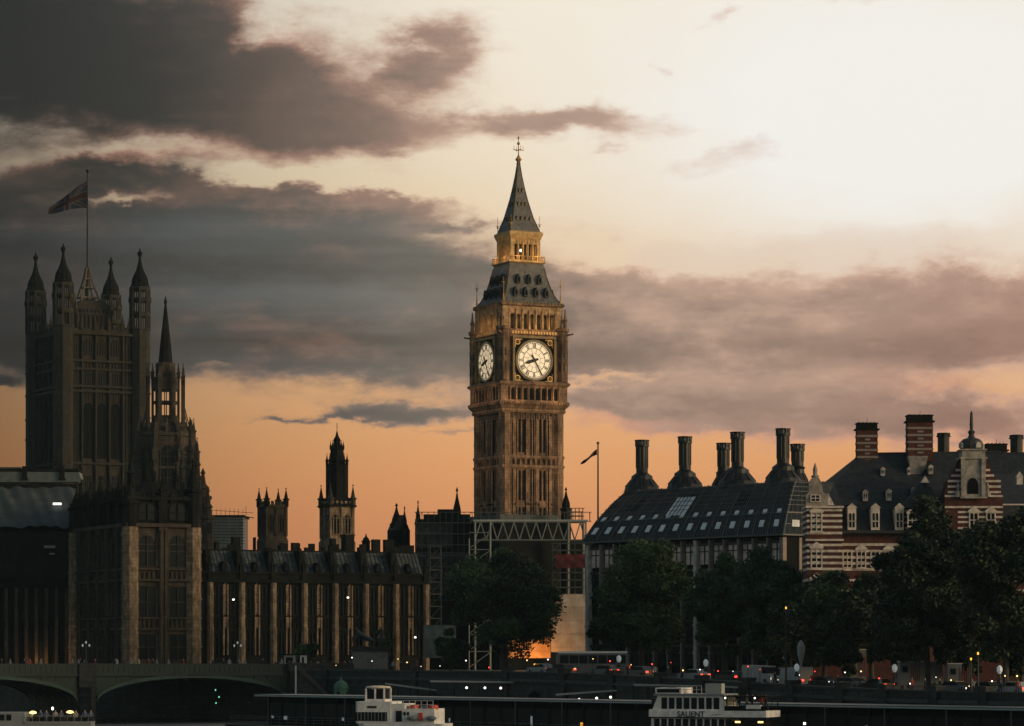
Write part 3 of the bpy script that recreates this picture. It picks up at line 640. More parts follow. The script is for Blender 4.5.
# river wing at far left, squarely seen beside the pavilion
Yw = 546.; zq = lambda py: rel(py, F/Yw); xw = wx(-45,Yw); Lr = wx(72,Yw)-xw
rw = thing('river_wing', 'dark palace river wing with close upright ribs beneath a tarpaulin covered roof', 'palace', (xw, Yw, 7.4))
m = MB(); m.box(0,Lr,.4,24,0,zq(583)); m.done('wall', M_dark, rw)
rib = MB(); crs = MB(); I4 = Matrix.Identity(4)
for i in range(13):
    u = Lr-.9-i*1.72
    if u < 0: break
    rib.box(u-.28,u+.28,-.35,.398,0,zq(588)); gbay(rw, I4, M_dark, u-1.4, u-.32, .4, [(zq(656),zq(626),0),(zq(618),zq(592),0)], 2)
rib.done('buttress', M_dlime, rw)
for py, o_ in ((621,.3),(587,.6),(578,.4)): crs.box(0,Lr,.4-o_,.397,zq(py),zq(py)+.4)
crs.done('string_course', M_dark, rw)
m = MB(); m.box(0,Lr,.9,22,zq(583)+.01,zq(531)); m.done('upper_storey', M_dark, rw)
light('P', rw, (Lr*.72,-2.2,1.6), 260, (1,.5,.2), .4)
tr = thing('roof_cover', 'rippled grey tarpaulin cover on the far left palace roof under a pale ridge box', 'roof cover', (xw, Yw, 7.4))
m = MB(); nx, ny = 70, 24
for j in range(ny+1):
    for i in range(nx+1):
        u = i/nx; v = j/ny; x = .2+u*(Lr-.4); y = .8+v*6.
        h = zq(527)+(zq(485)-zq(527))*v+.20*math.sin(v*11+math.sin(u*13)*1.6+u*19)+.12*math.sin(u*52+v*9)
        m.v.append((x, y, h))
for j in range(ny):
    for i in range(nx): a = j*(nx+1)+i; m.f.append((a,a+1,a+nx+2,a+nx+1)); m.mi.append(0)
m.done('tarpaulin', M_tarp, tr)
m = MB(); m.add([(Lr-.2,.9,zq(528)),(Lr-.2,6.8,zq(528)),(Lr-.2,6.8,zq(486))], [(0,1,2)]); m.box(.1,Lr-.1,6.9,9,zq(530),zq(482)); m.done('end_frame', M_dark, tr)
m = MB(); m.slab([(-.2,zq(480)),(Lr-.0,zq(480)),(Lr+.6,zq(476)),(Lr+.3,zq(470)),(-.2,zq(469))], 6.6, 10); m.done('ridge_box', mat('weathered_zinc', (.11,.135,.125), .6, .3, .8), tr)
m = MB(); m.box(-.2,Lr+.2,6.5,10,zq(469)+.01,zq(466.5)); 
for u in (Lr-3.,Lr-9.5): m.box(u,u+.8,6.2,6.6,zq(476),zq(464)); m.slab([(u-.3,zq(478)),(u+1.1,zq(478)),(u+.4,zq(472))], 6.3,6.59)
m.done('brackets', M_dark, tr)
m = MB(); u = wx(50.5,Yw)-xw; m.box(u,u+1.4,3.0,3.15,zq(504),zq(502)); m.done('strip_light', L_white, tr)
m = MB(); u = wx(44,Yw)-xw; m.box(u,u+1.9,.0,.3,zq(548),zq(545.5)); m.box(u+.9,u+1.8,.0,.3,zq(554.5),zq(553)); m.done('small_panels', M_globe0, tr)
# north wing
nwg = thing('palace_wing', 'long palace wing with alternate stone buttresses, tall dark windows and plated mansard roof', 'palace', (PC[0]+.899*W1-.438*2.2*0, PC[1]+.438*W1, 7.4), TH)
Ln = 42.; nb = 15; pt = Ln/nb; yo = 2.0
z = lambda py: rel(py, F/534)
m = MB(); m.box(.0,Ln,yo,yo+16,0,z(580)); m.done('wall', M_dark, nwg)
crs = MB(); but = MB(); thin = MB(); tops = MB()
for i in range(nb+1):
    u = pt*i
    if i % 2 == 1:
        but.lathe([(.56,0),(.56,z(629)),(.52,z(628)),(.52,z(583))], 8, (u,yo-.35), R(22.5), True)
        for py in (652,640,629,617,606,595): but.lathe([(.62,z(py)),(.62,z(py)+.22)], 8, (u,yo-.35), R(22.5), True)
        tops.box(u-.42,u+.42,yo-.6,yo+.2,z(583),z(572)); pinn(tops, u, yo-.2, z(572), 3.0, .36)
    else:
        for c in (-.36,.36): thin.box(u+c-.12,u+c+.12,yo-.34,yo-.002,z(655),z(585))
        thin.box(u-.24,u+.24,yo-.2,yo-.003,z(628),z(616))
        for k in range(5):
            zz = z(614)+k*1.05; thin.box(u-.24,u+.24,yo-.22,yo-.004,zz,zz+.16)
            thin.slab(arch(u, z(614)+.25+k*1.05, z(614)+.95+k*1.05, .26, 2), yo-.12, yo-.005)
        pinn(tops, u, yo-.1, z(575), 1.6, .22)
    if i < nb:
        a, b = u+.72, u+pt-.72
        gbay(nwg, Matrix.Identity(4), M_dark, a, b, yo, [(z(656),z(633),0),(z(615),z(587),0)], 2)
for py, o, h in ((631,.3,.3),(617,.35,.25),(583,.7,.5),(574,.45,.3)): crs.box(0,Ln,yo-o,yo-.001,z(py),z(py)+h)
for i in range(int(Ln/.7)): crs.box(.1+i*.7,.1+i*.7+.35,yo-.15,yo-.002,z(628),z(619))
m = MB(); m.box(0,Ln,yo-.1,yo+.5,z(580)+.01,z(574)); m.done('parapet', M_dark, nwg)
but.done('buttress', M_lime, nwg); tops.done('buttress_tops', M_dark, nwg); thin.done('panelled_strips', M_lime, nwg); crs.done('string_course', M_dark, nwg)  # lit buttresses and unlit tops are set apart by stone colour
m = MB(); m.add([(0,yo+.8,z(576)),(Ln,yo+.8,z(576)),(Ln,yo+3.6,z(551)),(0,yo+3.6,z(551)),(0,yo+13,z(551)),(Ln,yo+13,z(551)),(0,yo+15.5,z(576)),(Ln,yo+15.5,z(576))],
      [(0,1,2,3),(3,2,5,4),(4,5,7,6),(0,3,4,6),(1,7,5,2)])
m.done('roof', M_roofz, nwg)
m = MB()
for i in range(15):                                                  # seams and slabs on the plates
    for k in range(4):
        u = pt*(i+.12+k*.24); m.tube((u,yo+.75,z(576)),(u,yo+3.55,z(551)+.03),.07,4)
for k in range(4):
    f = (k+.5)/4; m.tube((0,yo+.8+2.8*f-.04,z(576)+(z(551)-z(576))*f),(Ln,yo+.8+2.8*f-.04,z(576)+(z(551)-z(576))*f),.05,4)
m.done('roof_seams', M_slate, nwg)
for i in range(8):
    u = pt*(2*i+1)
    if i < 7 or u < Ln: m = MB(); m.box(u-.34,u+.34,yo+.9,yo+3.2,z(576),z(552)); m.box(u-.42,u+.42,yo+.8,yo+3.3,z(552)+.001,z(550.5)); m.done('chimney', M_dark, nwg)
for i in range(7):
    u = pt*(2*i+2); m = MB(); m.slab([(u-.4,z(573)),(u+.4,z(573)),(u+.4,z(566)),(u,z(562)),(u-.4,z(566))], yo+.5, yo+2.4); m.cur=1; m.slab(arch(u,z(572),z(567),.4,2), yo+.47,yo+.497); m.done('dormer', [M_dark,M_glass], nwg)
m = MB(); random.seed(4)
for i in range(46):
    u = random.uniform(0,Ln-.6); h = random.uniform(.3,1.6) if random.random() < .8 else 2.4; w = random.uniform(.15,1.4)
    m.box(u,min(Ln,u+w),yo+4.5,yo+5.5,z(551)+.01,z(551)+h)
m.box(Ln*.70,Ln*.70+1.6,yo+5,yo+7,z(551),z(533)); m.box(Ln*.70-.15,Ln*.70+1.75,yo+4.9,yo+7.1,z(533),z(532)); m.box(0,Ln,yo+3.62,yo+3.8,z(551)+.01,z(549.5)); m.done('ridge_vents', M_dark, nwg)
for px, py in ((309.5,606),(249,614),(418,637),(240,600),(351,597)):                     # a few lit panes
    u = (wx(px,534)-(PC[0]+.899*W1))/.9; m = MB(); m.box(u-.17,u+.17,yo-.36,yo-.31,z(py)-.12,z(py)+.12); m.done('lit_pane', L_white, nwg)
# ================= great square tower with flag
Yv = 775; sv = F/Yv; z = lambda py: rel(py, sv)
vt = thing('flag_tower', 'massive dark square Gothic tower with four capped corner turrets, flagpole rising from its middle', 'tower', (wx(87.5,Yv), Yv, 7.4), R(28))
h = 9.75
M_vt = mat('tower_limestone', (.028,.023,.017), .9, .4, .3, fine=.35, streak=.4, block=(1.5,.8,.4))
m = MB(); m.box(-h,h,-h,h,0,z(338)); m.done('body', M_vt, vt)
rib = MB(); crs = MB(); par = MB()
for k in range(4):
    Mk = rz(k*math.pi/2)
    for B in (rib, crs, par): B.M = Mk
    for c in (-5.2,-1.73,1.73,5.2):
        rib.box(c-.30,c+.30,-h-.55,-h-.002,0,z(338)); rib.box(c-.14,c+.14,-h-.8,-h-.552,0,z(336)); pinn(rib, c, -h-.2, z(334), 4., .4)
    for c in (-6.9,-6.2,6.2,6.9): rib.box(c-.12,c+.12,-h-.25,-h-.003,0,z(338))
    for c in (-3.46,0,3.46):
        m = MB(); m.M = Mk; m.slab(arch(c, z(461), z(406), 2.5, 5), -h-.08, -h-.005); m.cur = 1; m.box(c-.06,c+.06,-h-.14,-h-.081,z(461),z(412)); m.done('window', [M_void, M_dark], vt)
        gbay(vt, Mk, M_vt, c-1.2, c+1.2, -h, [(z(389),z(376),0),(z(528),z(478),1)], 4)
        gbay(vt, Mk, M_vt, c-1., c+1., -h, [(z(359),z(343),1)], 3)
        for q in range(4): rib.box(c-1.2+q*.7,c-1.05+q*.7,-h-.2,-h-.004,z(405),z(396))
    for py, o in ((467,.7),(396,.9),(391,.8),(374,.7),(366,.9),(339,1.)): crs.box(-h,h,-h-o,-h-.001,z(py),z(py)+.55)
    for i in range(22): crs.box(-h+i*.83,-h+i*.83+.4,-h-.3,-h-.002,z(374)+.55,z(367))
    par.box(-h,h,-h-.1,-h+.5,z(338),z(333))
    for i in range(18): par.box(-h+.3+i*1.03,-h+.3+i*1.03+.5,-h-.1,-h+.4,z(333),z(330))
rib.done('buttress', M_vt, vt); crs.done('string_course', M_vt, vt); par.done('parapet', M_vt, vt)
for a, b in ((-1,-1),(1,-1),(1,1),(-1,1)):
    cx, cy = a*h, b*h; m = MB(); fr = (Matrix.Translation((cx,cy,0)))
    m.M = fr; m.lathe([(2.25,0),(2.25,z(333)),(2.4,z(332)),(2.4,z(330.5)),(1.9,z(330))], 8, (0,0), R(22.5), True)
    for py in (467,440,420,396,374,366,350): m.lathe([(2.42,z(py)),(2.42,z(py)+.4)], 8, (0,0), R(22.5), True)
    for q in range(8):
        an = R(22.5+45*q); px_, py_ = 2.2*math.cos(an), 2.2*math.sin(an); m.M = fr; m.box(px_-.28,px_+.28,py_-.28,py_+.28,z(331),z(289)); pinn(m, px_*1.12, py_*1.12, z(305), 2.6, .22)
        an = R(45*q); m.M = fr @ rz(an)
        m.box(1.95,2.15,-.09,.09,z(331),z(290))
    m.M = fr
    for pa, pb in ((319,314),(304,300),(293,289)): m.lathe([(2.2,z(pa)),(2.35,z(pa)+.3),(2.35,z(pb)-.3),(2.2,z(pb))], 8, (0,0), R(22.5), True)
    m.lathe([(.5,z(331)),(.5,z(289))], 6)
    m.done('corner_turret', M_vt, vt)
    m = MB(); m.M = fr
    m.lathe([(2.2,z(289)),(2.35,z(288)),(2.1,z(286)),(2.05,z(283)),(1.9,z(280)),(1.5,z(277)),(1.05,z(273.5)),(.7,z(269)),(.42,z(264)),(.28,z(259)),(.5,z(258)),(.55,z(256.5)),(.7,z(255)),(.3,z(253.5)),(.06,z(250))], 10)
    for q in range(8):
        an = R(45*q); m.tube((2.1*math.cos(an),2.1*math.sin(an),z(285)),(1.05*math.cos(an),1.05*math.sin(an),z(273.5)),.1,4)
    m.done('turret_cap', M_dark, vt)
m = MB(); q = 4.4; m.box(-q,q,-q,q,z(338),z(317)); m.sq([(q+.4,z(317)),(q+.4,z(315)),(4.6,z(314)),(3.4,z(303)),(1.2,z(300))])
for k in range(4):
    m.M = rz(k*math.pi/2)
    for i in range(9): m.box(-4.4+i*1.05,-4.0+i*1.05,-4.75,-4.402,z(331),z(316)); 
    for i in range(10): m.box(-4.6+i*1.0,-4.35+i*1.0,-4.95,-4.7,z(315),z(311))
m.done('attic', M_vt, vt)
m = MB()
for a, b in ((-1,-1),(1,-1),(1,1),(-1,1)):
    P = [(2.3,302),(1.6,292),(1.0,283),(.55,274),(.3,268)]
    for (w0,p0),(w1,p1) in zip(P,P[1:]): m.tube((a*w0,b*w0,z(p0)),(a*w1,b*w1,z(p1)),.22,4)
    m.tube((a*2.6,b*2.6,z(303)),(a*2.6,b*2.6,z(292)),.3,5,.05)
    m.tube((a*4.6,b*4.6,z(315)),(a*4.6,b*4.6,z(296)),.35,5,.05)
for w_, p_ in ((2.0,298),(1.35,288),(.8,279)): 
    for k in range(4): m.M = rz(k*math.pi/2); m.box(-w_,w_,-w_-.12,-w_+.12,z(p_)-.15,z(p_)+.15)
m.M = Matrix.Identity(4); m.done('iron_crown', mat('dim_gilding', (.09,.06,.025), .6, .4, 1.), vt)
m = MB(); m.tube((0,0,z(300)),(0,0,z(172)),.32,8,.16); m.ball((0,0,z(171)),.5,8); m.tube((-.5,0,z(296)),(-.5,0,z(268)),.2,5)
for a in (-1,1):
    m.tube((0,0,z(205)),(a*3.2,-.5,z(282)),.035,3)
m.done('flagpole', M_iron, vt)
m = MB(); 
for px_ in (-6,-4): m.box(px_,px_+.5,-9.4,-9.3,z(314),z(311))
# flag: crossed bands on a dark field, blown to the left and drooping
def flag_mats():
    return [mat('flag_blue', (.012,.018,.05), .9, 0), mat('flag_white', (.07,.07,.075), .9, 0), mat('flag_red', (.03,.006,.008), .9, 0)]
def union(u, v):
    X = (u-.5)*2; Y = (v-.5)
    if abs(X) < .1 or abs(Y) < .1: return 2
    if abs(X) < .167 or abs(Y) < .167: return 1
    d = min(abs(Y-X*.5), abs(Y+X*.5))
    return 2 if d < .035 else (1 if d < .1 else 0)
def make_flag(name, label, w, hh, Yf, pxh, pyt, ms, fn, droop, nx=44, nz=26, rx=.0):
    m = MB()
    for s_ in (0,.04):
        for j in range(nz+1):
            for i in range(nx+1):
                u = i/nx; v = j/nz; 
                x = -w*u*(1-.05*v); zz = -(1-v)*hh*(1-.78*u)-droop*hh*(u**1.15)+.25*math.sin(u*7+v*1.5)*u
                m.v.append((x, s_+.9*math.sin(u*8+v*2)*(.15+u*.5), zz))
    q = (nx+1)*(nz+1)
    for j in range(nz):
        for i in range(nx):
            a = j*(nx+1)+i; c = fn((i+.5)/nx, (j+.5)/nz); m.f += [(a,a+1,a+nx+2,a+nx+1),(q+a,q+a+nx+1,q+a+nx+2,q+a+1)]; m.mi += [c,c]
    o = m.done(name, ms); o.location = (wx(pxh,Yf), Yf, wz(pyt,Yf)); return tag(o, label, 'flag')
make_flag('flag', 'British union flag streaming left from the tall square tower', 9.6, 6.6, Yv-.3, 87, 181, flag_mats(), union, 1.02)
# ================= central octagonal spire
Yc = 690; sc_ = F/Yc; z = lambda py: rel(py, sc_)
ct = thing('spire_tower', 'slender dark octagonal spire tower over an open lantern right of the square tower', 'tower', (wx(165.5,Yc), Yc, 7.4), R(10))
m = MB(); m.lathe([(6.,0),(6.,z(438)),(6.3,z(437)),(6.3,z(434)),(5.2,z(433))], 8, (0,0), R(22.5), True)
for py in (492,470,446): m.lathe([(6.25,z(py)),(6.25,z(py)+.5)], 8, (0,0), R(22.5), True)
m.done('drum', M_dlime, ct)
rib = MB()
for q in range(8):
    an = R(45*q); Mq = rz(an)
    gbay(ct, Mq, M_dlime, -1.5, 1.5, -6., [(z(490),z(447),1)], 2)
    an = R(22.5+45*q); r_ = 6.4; x, y = r_*math.cos(an), r_*math.sin(an)
    rib.box(x-.5,x+.5,y-.5,y+.5,0,z(440)); pinn(rib, x, y, z(440), 4.6, .42)
    x2, y2 = 4.1*math.cos(an), 4.1*math.sin(an); rib.tube((x,y,z(438)),(x2,y2,z(421)),.28,4); rib.tube((x*.95,y*.95,z(440)),(x2,y2,z(404)),.16,4)
    pinn(rib, x*1.12, y*1.12, z(462), 5.2, .5); pinn(rib, 5.2*math.cos(an+.39), 5.2*math.sin(an+.39), z(436), 4.2, .4)
    rib.box(x2-.3,x2+.3,y2-.3,y2+.3,z(432),z(380)); pinn(rib, x2, y2, z(385), 4.6, .3)
    x3, y3 = 3.0*math.cos(an), 3.0*math.sin(an); rib.box(x3-.19,x3+.19,y3-.19,y3+.19,z(425),z(376)); pinn(rib, x3, y3, z(379), 3.4, .3)
    m2 = rz(R(45*q)); rib.M = m2; rib.box(-.1,.1,-2.85,-2.65,z(425),z(380)); rib.M = Matrix.Identity(4)
rib.done('buttress', M_dlime, ct)
m = MB()
m.lathe([(5.2,z(433)),(3.6,z(424)),(2.9,z(422)),(2.9,z(416))], 8, (0,0), R(22.5), True); m.lathe([(2.75,z(404)),(2.75,z(401.5))], 8, (0,0), R(22.5), True)
m.lathe([(2.75,z(391)),(2.9,z(389)),(2.8,z(378)),(2.1,z(377)),(2.1,z(364)),(1.8,z(363))], 8, (0,0), R(22.5), True); m.done('lantern', M_dlime, ct)
m = MB(); m.lathe([(1.5,z(363)),(1.15,z(345)),(.62,z(322)),(.2,z(304)),(.35,z(303)),(.35,z(302)),(.04,z(296))], 8, (0,0), R(22.5), True); m.done('spire', M_dark, ct)
# stair turrets stepping down behind the pavilion
for i, (px, pyt, pyb, r_, Y) in enumerate(((190.5,418,470,.9,600),(197,440,480,.8,598),(203,468,500,1.3,600),(208,486,520,1.0,596),(182,448,480,.8,604))):
    zz = lambda py: rel(py, F/Y); o = thing('stair_turret', '', 'turret', (wx(px,Y),Y,7.4), R(26)); H = zz(pyt); 
    m = MB(); m.lathe([(r_,0),(r_,zz(pyb)),(r_*1.2,zz(pyb)+.2),(r_*1.2,zz(pyb)+.7),(r_*.7,zz(pyb)+.9),(r_*.6,zz(pyb)+(H-zz(pyb))*.35),(r_*.9,zz(pyb)+(H-zz(pyb))*.37),(r_*.4,zz(pyb)+(H-zz(pyb))*.5),(r_*.2,H-1.2),(r_*.35,H-1.),(.04,H)], 8, (0,0), R(22.5), True); m.done('shaft', M_dlime, o)
    m = MB(); m.M = Matrix.Identity(4)
    for q in range(4): m.M = rz(q*math.pi/2); m.slab(arch(0, zz(pyb)-2.6, zz(pyb)-.4, r_*.7, 3), -r_-.05, -r_-.01)
    m.done('window', M_glass, o)
    o['label'] = ('tallest thin stone turret just right of the octagonal spire', 'second thin turret stepping down right of the octagonal spire', 'stout third turret stepping down towards the glass roofed block', 'lowest turret of the row beside the modern roof block', 'small turret directly below the octagonal spire lantern')[i]
for px, pt, pb, r_, Y, lb in ((131,452,492,.9,575,'slim pinnacled turret left of the octagonal spire base'),(146,440,485,.7,590,'needle turret against the left side of the octagonal drum'),(176,462,496,.8,570,'short turret in front of the octagonal drum, right of centre'),(155,470,497,.7,566,'short turret in front of the octagonal drum, left of centre'),(122,474,497,.7,566,'lowest turret between the square tower and the octagonal drum')):
    zz = lambda py: rel(py, F/Y); o = thing('pinnacled_turret', lb, 'turret', (wx(px,Y),Y,7.4), R(26)); H = zz(pt); Bz = zz(pb); m = MB(); m.lathe([(r_,0),(r_,Bz)], 8, (0,0), R(22.5), True); m.done('shaft', M_dlime, o)
    m = MB(); m.lathe([(r_*1.2,Bz+.01),(r_*1.2,Bz+.5),(r_*.8,Bz+.7),(r_*.75,Bz+(H-Bz)*.45),(r_*1.0,Bz+(H-Bz)*.47),(r_*.55,Bz+(H-Bz)*.55),(r_*.12,H-.8),(r_*.3,H-.7),(.03,H)], 8, (0,0), R(22.5), True)
    for q in range(8): an = R(45*q); pinn(m, r_*1.1*math.cos(an), r_*1.1*math.sin(an), Bz, 1.6, .14)
    m.done('cap', M_dark, o)
# ================= small towers behind the wing
def sqtower(name, label, px, Y, w, pyb, pyt, base_py, rot=.45, body=M_dlime, pin=3., winh=.75, wins=2):
    zz = lambda py: rel(py, F/Y); o = thing(name, label, 'tower', (wx(px,Y),Y,7.4), rot); hw = w/2
    m = MB(); m.box(-hw,hw,-hw,hw,0,zz(pyt)); m.sq([(hw*1.16,0),(hw*1.16,zz(base_py)),(hw,zz(base_py)+1.)]); m.done('body', body, o)
    m = MB()
    for k in range(4):
        m.M = rz(k*math.pi/2)
        for c in (-hw, 0, hw): m.box(c-.22,c+.22,-hw-.25,-hw-.002,zz(base_py)+.8,zz(pyt)+.2)
        m.box(-hw,hw,-hw-.3,-hw-.003,zz(pyt)-.5,zz(pyt)); 
        for i in range(5): m.box(-hw+.2+i*hw*.4,-hw+.2+i*hw*.4+hw*.2,-hw-.1,-hw+.3,zz(pyt),zz(pyt)+.7)
    m.done('buttress', body, o)
    for a, b in ((-1,-1),(1,-1),(1,1),(-1,1)): m = MB(); pinn(m, a*hw, b*hw, zz(pyt)-.4, pin, .45, 8); m.done('pinnacle', M_dark, o)
    for k in range(4):
        for c in (-hw*.5, hw*.5):
            z0 = zz(base_py)+1.6; gbay(o, rz(k*math.pi/2), body, c-hw*.28, c+hw*.28, -hw, [(z0, z0+(zz(pyt)-.7-z0)*winh, 1)], wins)
    return o, zz, hw
sqtower('stone_tower', 'square stone tower with four tall corner pinnacles behind the palace wing roof', 272.5, 600, 3.9, 540, 505, 541, R(26), pin=3.6)
o, zz, hw = sqtower('stone_tower', 'tiered stone tower with a pointed louvred top behind the palace wing', 337, 605, 4.6, 545, 505, 543, R(26), body=M_lime, pin=0.01)
for a, b in ((-1,-1),(1,-1),(1,1),(-1,1)): m = MB(); pinn(m, a*hw, b*hw, zz(508), 4.4, .5, 8); m.done('pinnacle', M_dlime, o)
m = MB(); m.sq([(hw+.5,zz(507)),(hw+.6,zz(506)),(2.0,zz(502)),(1.9,zz(498))]); m.lathe([(1.85,zz(499)),(1.8,zz(465)),(2.0,zz(464.5)),(1.2,zz(463))], 8, (0,0), R(22.5), True)
for q in range(8): an = R(22.5+45*q); m.box(1.9*math.cos(an)-.17,1.9*math.cos(an)+.17,1.9*math.sin(an)-.17,1.9*math.sin(an)+.17,zz(500),zz(464)); pinn(m,1.9*math.cos(an),1.9*math.sin(an),zz(465),2.2,.2)
m.lathe([(1.25,zz(464)),(1.15,zz(450)),(1.3,zz(449.5)),(.7,zz(448)),(.62,zz(441)),(.7,zz(440.5)),(.28,zz(436)),(.08,zz(431))], 8, (0,0), R(22.5), True)
for q in range(8): an = R(22.5+45*q); pinn(m,1.2*math.cos(an),1.2*math.sin(an),zz(450),1.8,.15)
m.tube((0,0,zz(432)),(0,0,zz(423)),.06); m.done('louvred_top', M_dark, o)
# pinnacled roofline pieces between the tower and the scaffolded building
def turretlet(label, px, Y, pyt, pyb, r_, m_=M_dark, name='roof_turret'):
    zz = lambda py: rel(py, F/Y); o = thing(name, label, 'turret', (wx(px,Y),Y,7.4), R(20)); H = zz(pyt); B = zz(pyb)
    m = MB(); m.lathe([(r_,0),(r_,B+(H-B)*.45)], 8, (0,0), R(22.5), True); m.done('shaft', m_, o)
    m = MB(); m.lathe([(r_*1.2,B+(H-B)*.451),(r_*1.25,B+(H-B)*.5),(r_*.85,B+(H-B)*.52),(r_*.8,B+(H-B)*.62),(r_*.3,B+(H-B)*.8),(r_*.1,B+(H-B)*.92),(r_*.3,B+(H-B)*.93),(.03,H)], 8, (0,0), R(22.5), True); m.done('cap', m_, o)
turretlet('dark ogee capped turret between the tiered tower and the scaffolding', 396.5, 585, 503, 545, .95)
turretlet('thin needle turret beside the ogee capped turret', 404.5, 583, 506, 545, .5)
turretlet('thin stone pinnacle at the left edge of the scaffold wrapped building', 418, 580, 500, 545, .5)
turretlet('slim dark spirelet just left of the clock tower foot', 457, 580, 487, 545, .8)
turretlet('tiny turret on the palace roofline left of the ogee capped turret', 366, 590, 534, 548, .7)
turretlet('pointed dark turret against the right foot of the clock tower', 566, 562, 487, 530, .8)
Y = 584; zz = lambda py: rel(py, F/Y); o = thing('gabled_roof', 'dark gabled roof block beside the ogee capped turret', 'building', (wx(402,Y),Y,7.4), R(26))
m = MB(); w = 1.6; m.box(-w,w,0,3,0,zz(530)); m.done('wall', M_dark, o); m = MB(); m.slab([(-w,zz(530)),(w,zz(530)),(.3,zz(515)),(-.3,zz(515))], .1, 2.9); m.done('roof', M_slate, o)
# modern block and scaffold-wrapped building
Y = 640; zz = lambda py: rel(py, F/Y); o = thing('office_block', 'modern flat roofed block with bluish panels and rooftop railing behind the palace', 'building', (wx(212,Y),Y,7.4))
w = 31/(F/Y); m = MB(); m.box(0,w,0,12,0,zz(517)); m.done('wall', mat('blue_panels', (.07,.09,.10), .5, .25, .5), o)
m = MB(); m.box(-.2,w+.3,-.3,12.2,zz(517)+.01,zz(515)); m.done('roof', M_dark, o)
m = MB(); 
for i in range(8): m.tube((w*i/7,0,zz(515)),(w*i/7,0,zz(509)),.05,4)
m.tube((-.5,0,zz(510)),(w+2.2,0,zz(513)),.06,4); m.tube((w+.6,0,zz(515)),(w+.6,0,zz(506)),.06,4); m.tube((w,0,zz(516)),(w+2.2,0,zz(518)),.12,4); m.done('railing', M_iron, o)
m = MB()
for i in range(4):
    for k in range(9): m.box(.3+i*1.6,1.7+i*1.6,-.06,-.01,zz(520)-k*.6,zz(520)-k*.6+.12)
m.done('window_band', M_glass, o)
Y = 572; zz = lambda py: rel(py, F/Y); o = thing('wrapped_building', 'dark sheeted building under scaffold immediately left of the clock tower', 'building', (wx(415,Y),Y,7.4))
s = F/Y; w = 60/s; m = MB(); m.box(0,w,0,14,0,zz(519)); m.box(1.5,w-1,1,13,zz(519)+.01,zz(514)); m.box(4,7,1,5,zz(514),zz(509)); m.done('wall', M_dark, o)
m = MB(); m.box(.2,w-4,-.25,-.02,zz(548),zz(524)); m.box(.4,w-.3,-.2,-.03,zz(594),zz(552)); m.done('sheeting', mat('dark_netting', (.07,.08,.08), .9, .5, .5, fine=.4), o)
scaffold('scaffold', 'grey scaffold grid over the sheeted building left of the clock tower', 416, 470, 570, 1.2, 600, 512, 9, 8)
# ================= bronze-roofed building with tall chimneys
PA = (wx(588,485), 485.); PB = (wx(783,452), 452.)
ang = math.atan2(PB[1]-PA[1], PB[0]-PA[0]); LP = math.dist(PA, PB)
g0 = 7.2
ph = thing('parliament_offices', 'dark bronze roofed office building with rounded ribbed roof behind the trees', 'building', (PA[0], PA[1], g0), ang)
ze = 27.0-g0; zr_ = 35.2-g0; dp = 26.
m = MB(); m.box(0,LP,.6,dp,0,ze-.2); m.box(.4,LP-.4,.9,dp-1,ze-.2,ze+.2); m.done('wall', M_dark, ph)
roofP = [(-.6,ze),(.7,ze+1.6),(2.2,ze+3.3),(5.3,ze+6.0),(8.4,zr_)]
def roofpt(u, f):
    """point on the front slope: u along 0..1, f up the slope 0..1; hips pull the ends in"""
    k = f*(len(roofP)-1); i = min(int(k), len(roofP)-2); t = k-i
    d = roofP[i][0]+(roofP[i+1][0]-roofP[i][0])*t; zz = roofP[i][1]+(roofP[i+1][1]-roofP[i][1])*t
    ins = max(0, d+.6); return d, zz, ins
m = MB(); rings = []
for d, zz in roofP:
    i_ = (d+.6); rings.append([(-.6+i_*.02,d,zz),(LP+.6-i_*.75,d,zz),(LP+.6-i_*.75,dp-d,zz),(-.6+i_*.02,dp-d,zz)])
vs = [p for r_ in rings for p in r_]; fs = [(j*4+i,j*4+(i+1)%4,(j+1)*4+(i+1)%4,(j+1)*4+i) for j in range(len(rings)-1) for i in range(4)]; fs.append(tuple(len(vs)-4+i for i in range(4))); fs.append((3,2,1,0))
m.add(vs, fs); m.done('roof', M_bronze, ph)
def edge(j, i, u):
    a, b = rings[j][i], rings[j][(i+1)%4]; return Vector(a).lerp(Vector(b), u)
m = MB(); nr = 84
for i, cnt in ((0, nr), (1, 22), (3, 22)):
    for q in range(cnt+1):
        u = q/cnt
        for j in range(len(rings)-1):
            n_ = Vector((0,-.06,.06)); m.tube(edge(j,i,u if i == 0 else u)+n_, edge(j+1,i,u)+n_, .13 if q % 6 == 0 else .055, 4)
for j in (0,1,2): 
    for i in (0,1,3): m.tube(edge(j,i,0)+Vector((0,-.05,.05)), edge(j,i,1)+Vector((0,-.05,.05)), .16 if j != 1 else .08, 4)
for k in range(1,7):
    f = k/7
    for i in (0,1,3): m.tube(edge(3,i,0).lerp(edge(4,i,0),f) if False else edge(2,i,0).lerp(edge(4,i,0),f)+Vector((0,-.1,.5)), edge(2,i,1).lerp(edge(4,i,1),f)+Vector((0,-.1,.5)), .05, 4)
for a in range(4):
    for j in range(len(rings)-1): m.tube(rings[j][a], rings[j+1][a], .2, 5)
m.done('roof_ribs', mat('bronze_ribs', (.075,.08,.08), .45, .2, 1.), ph)
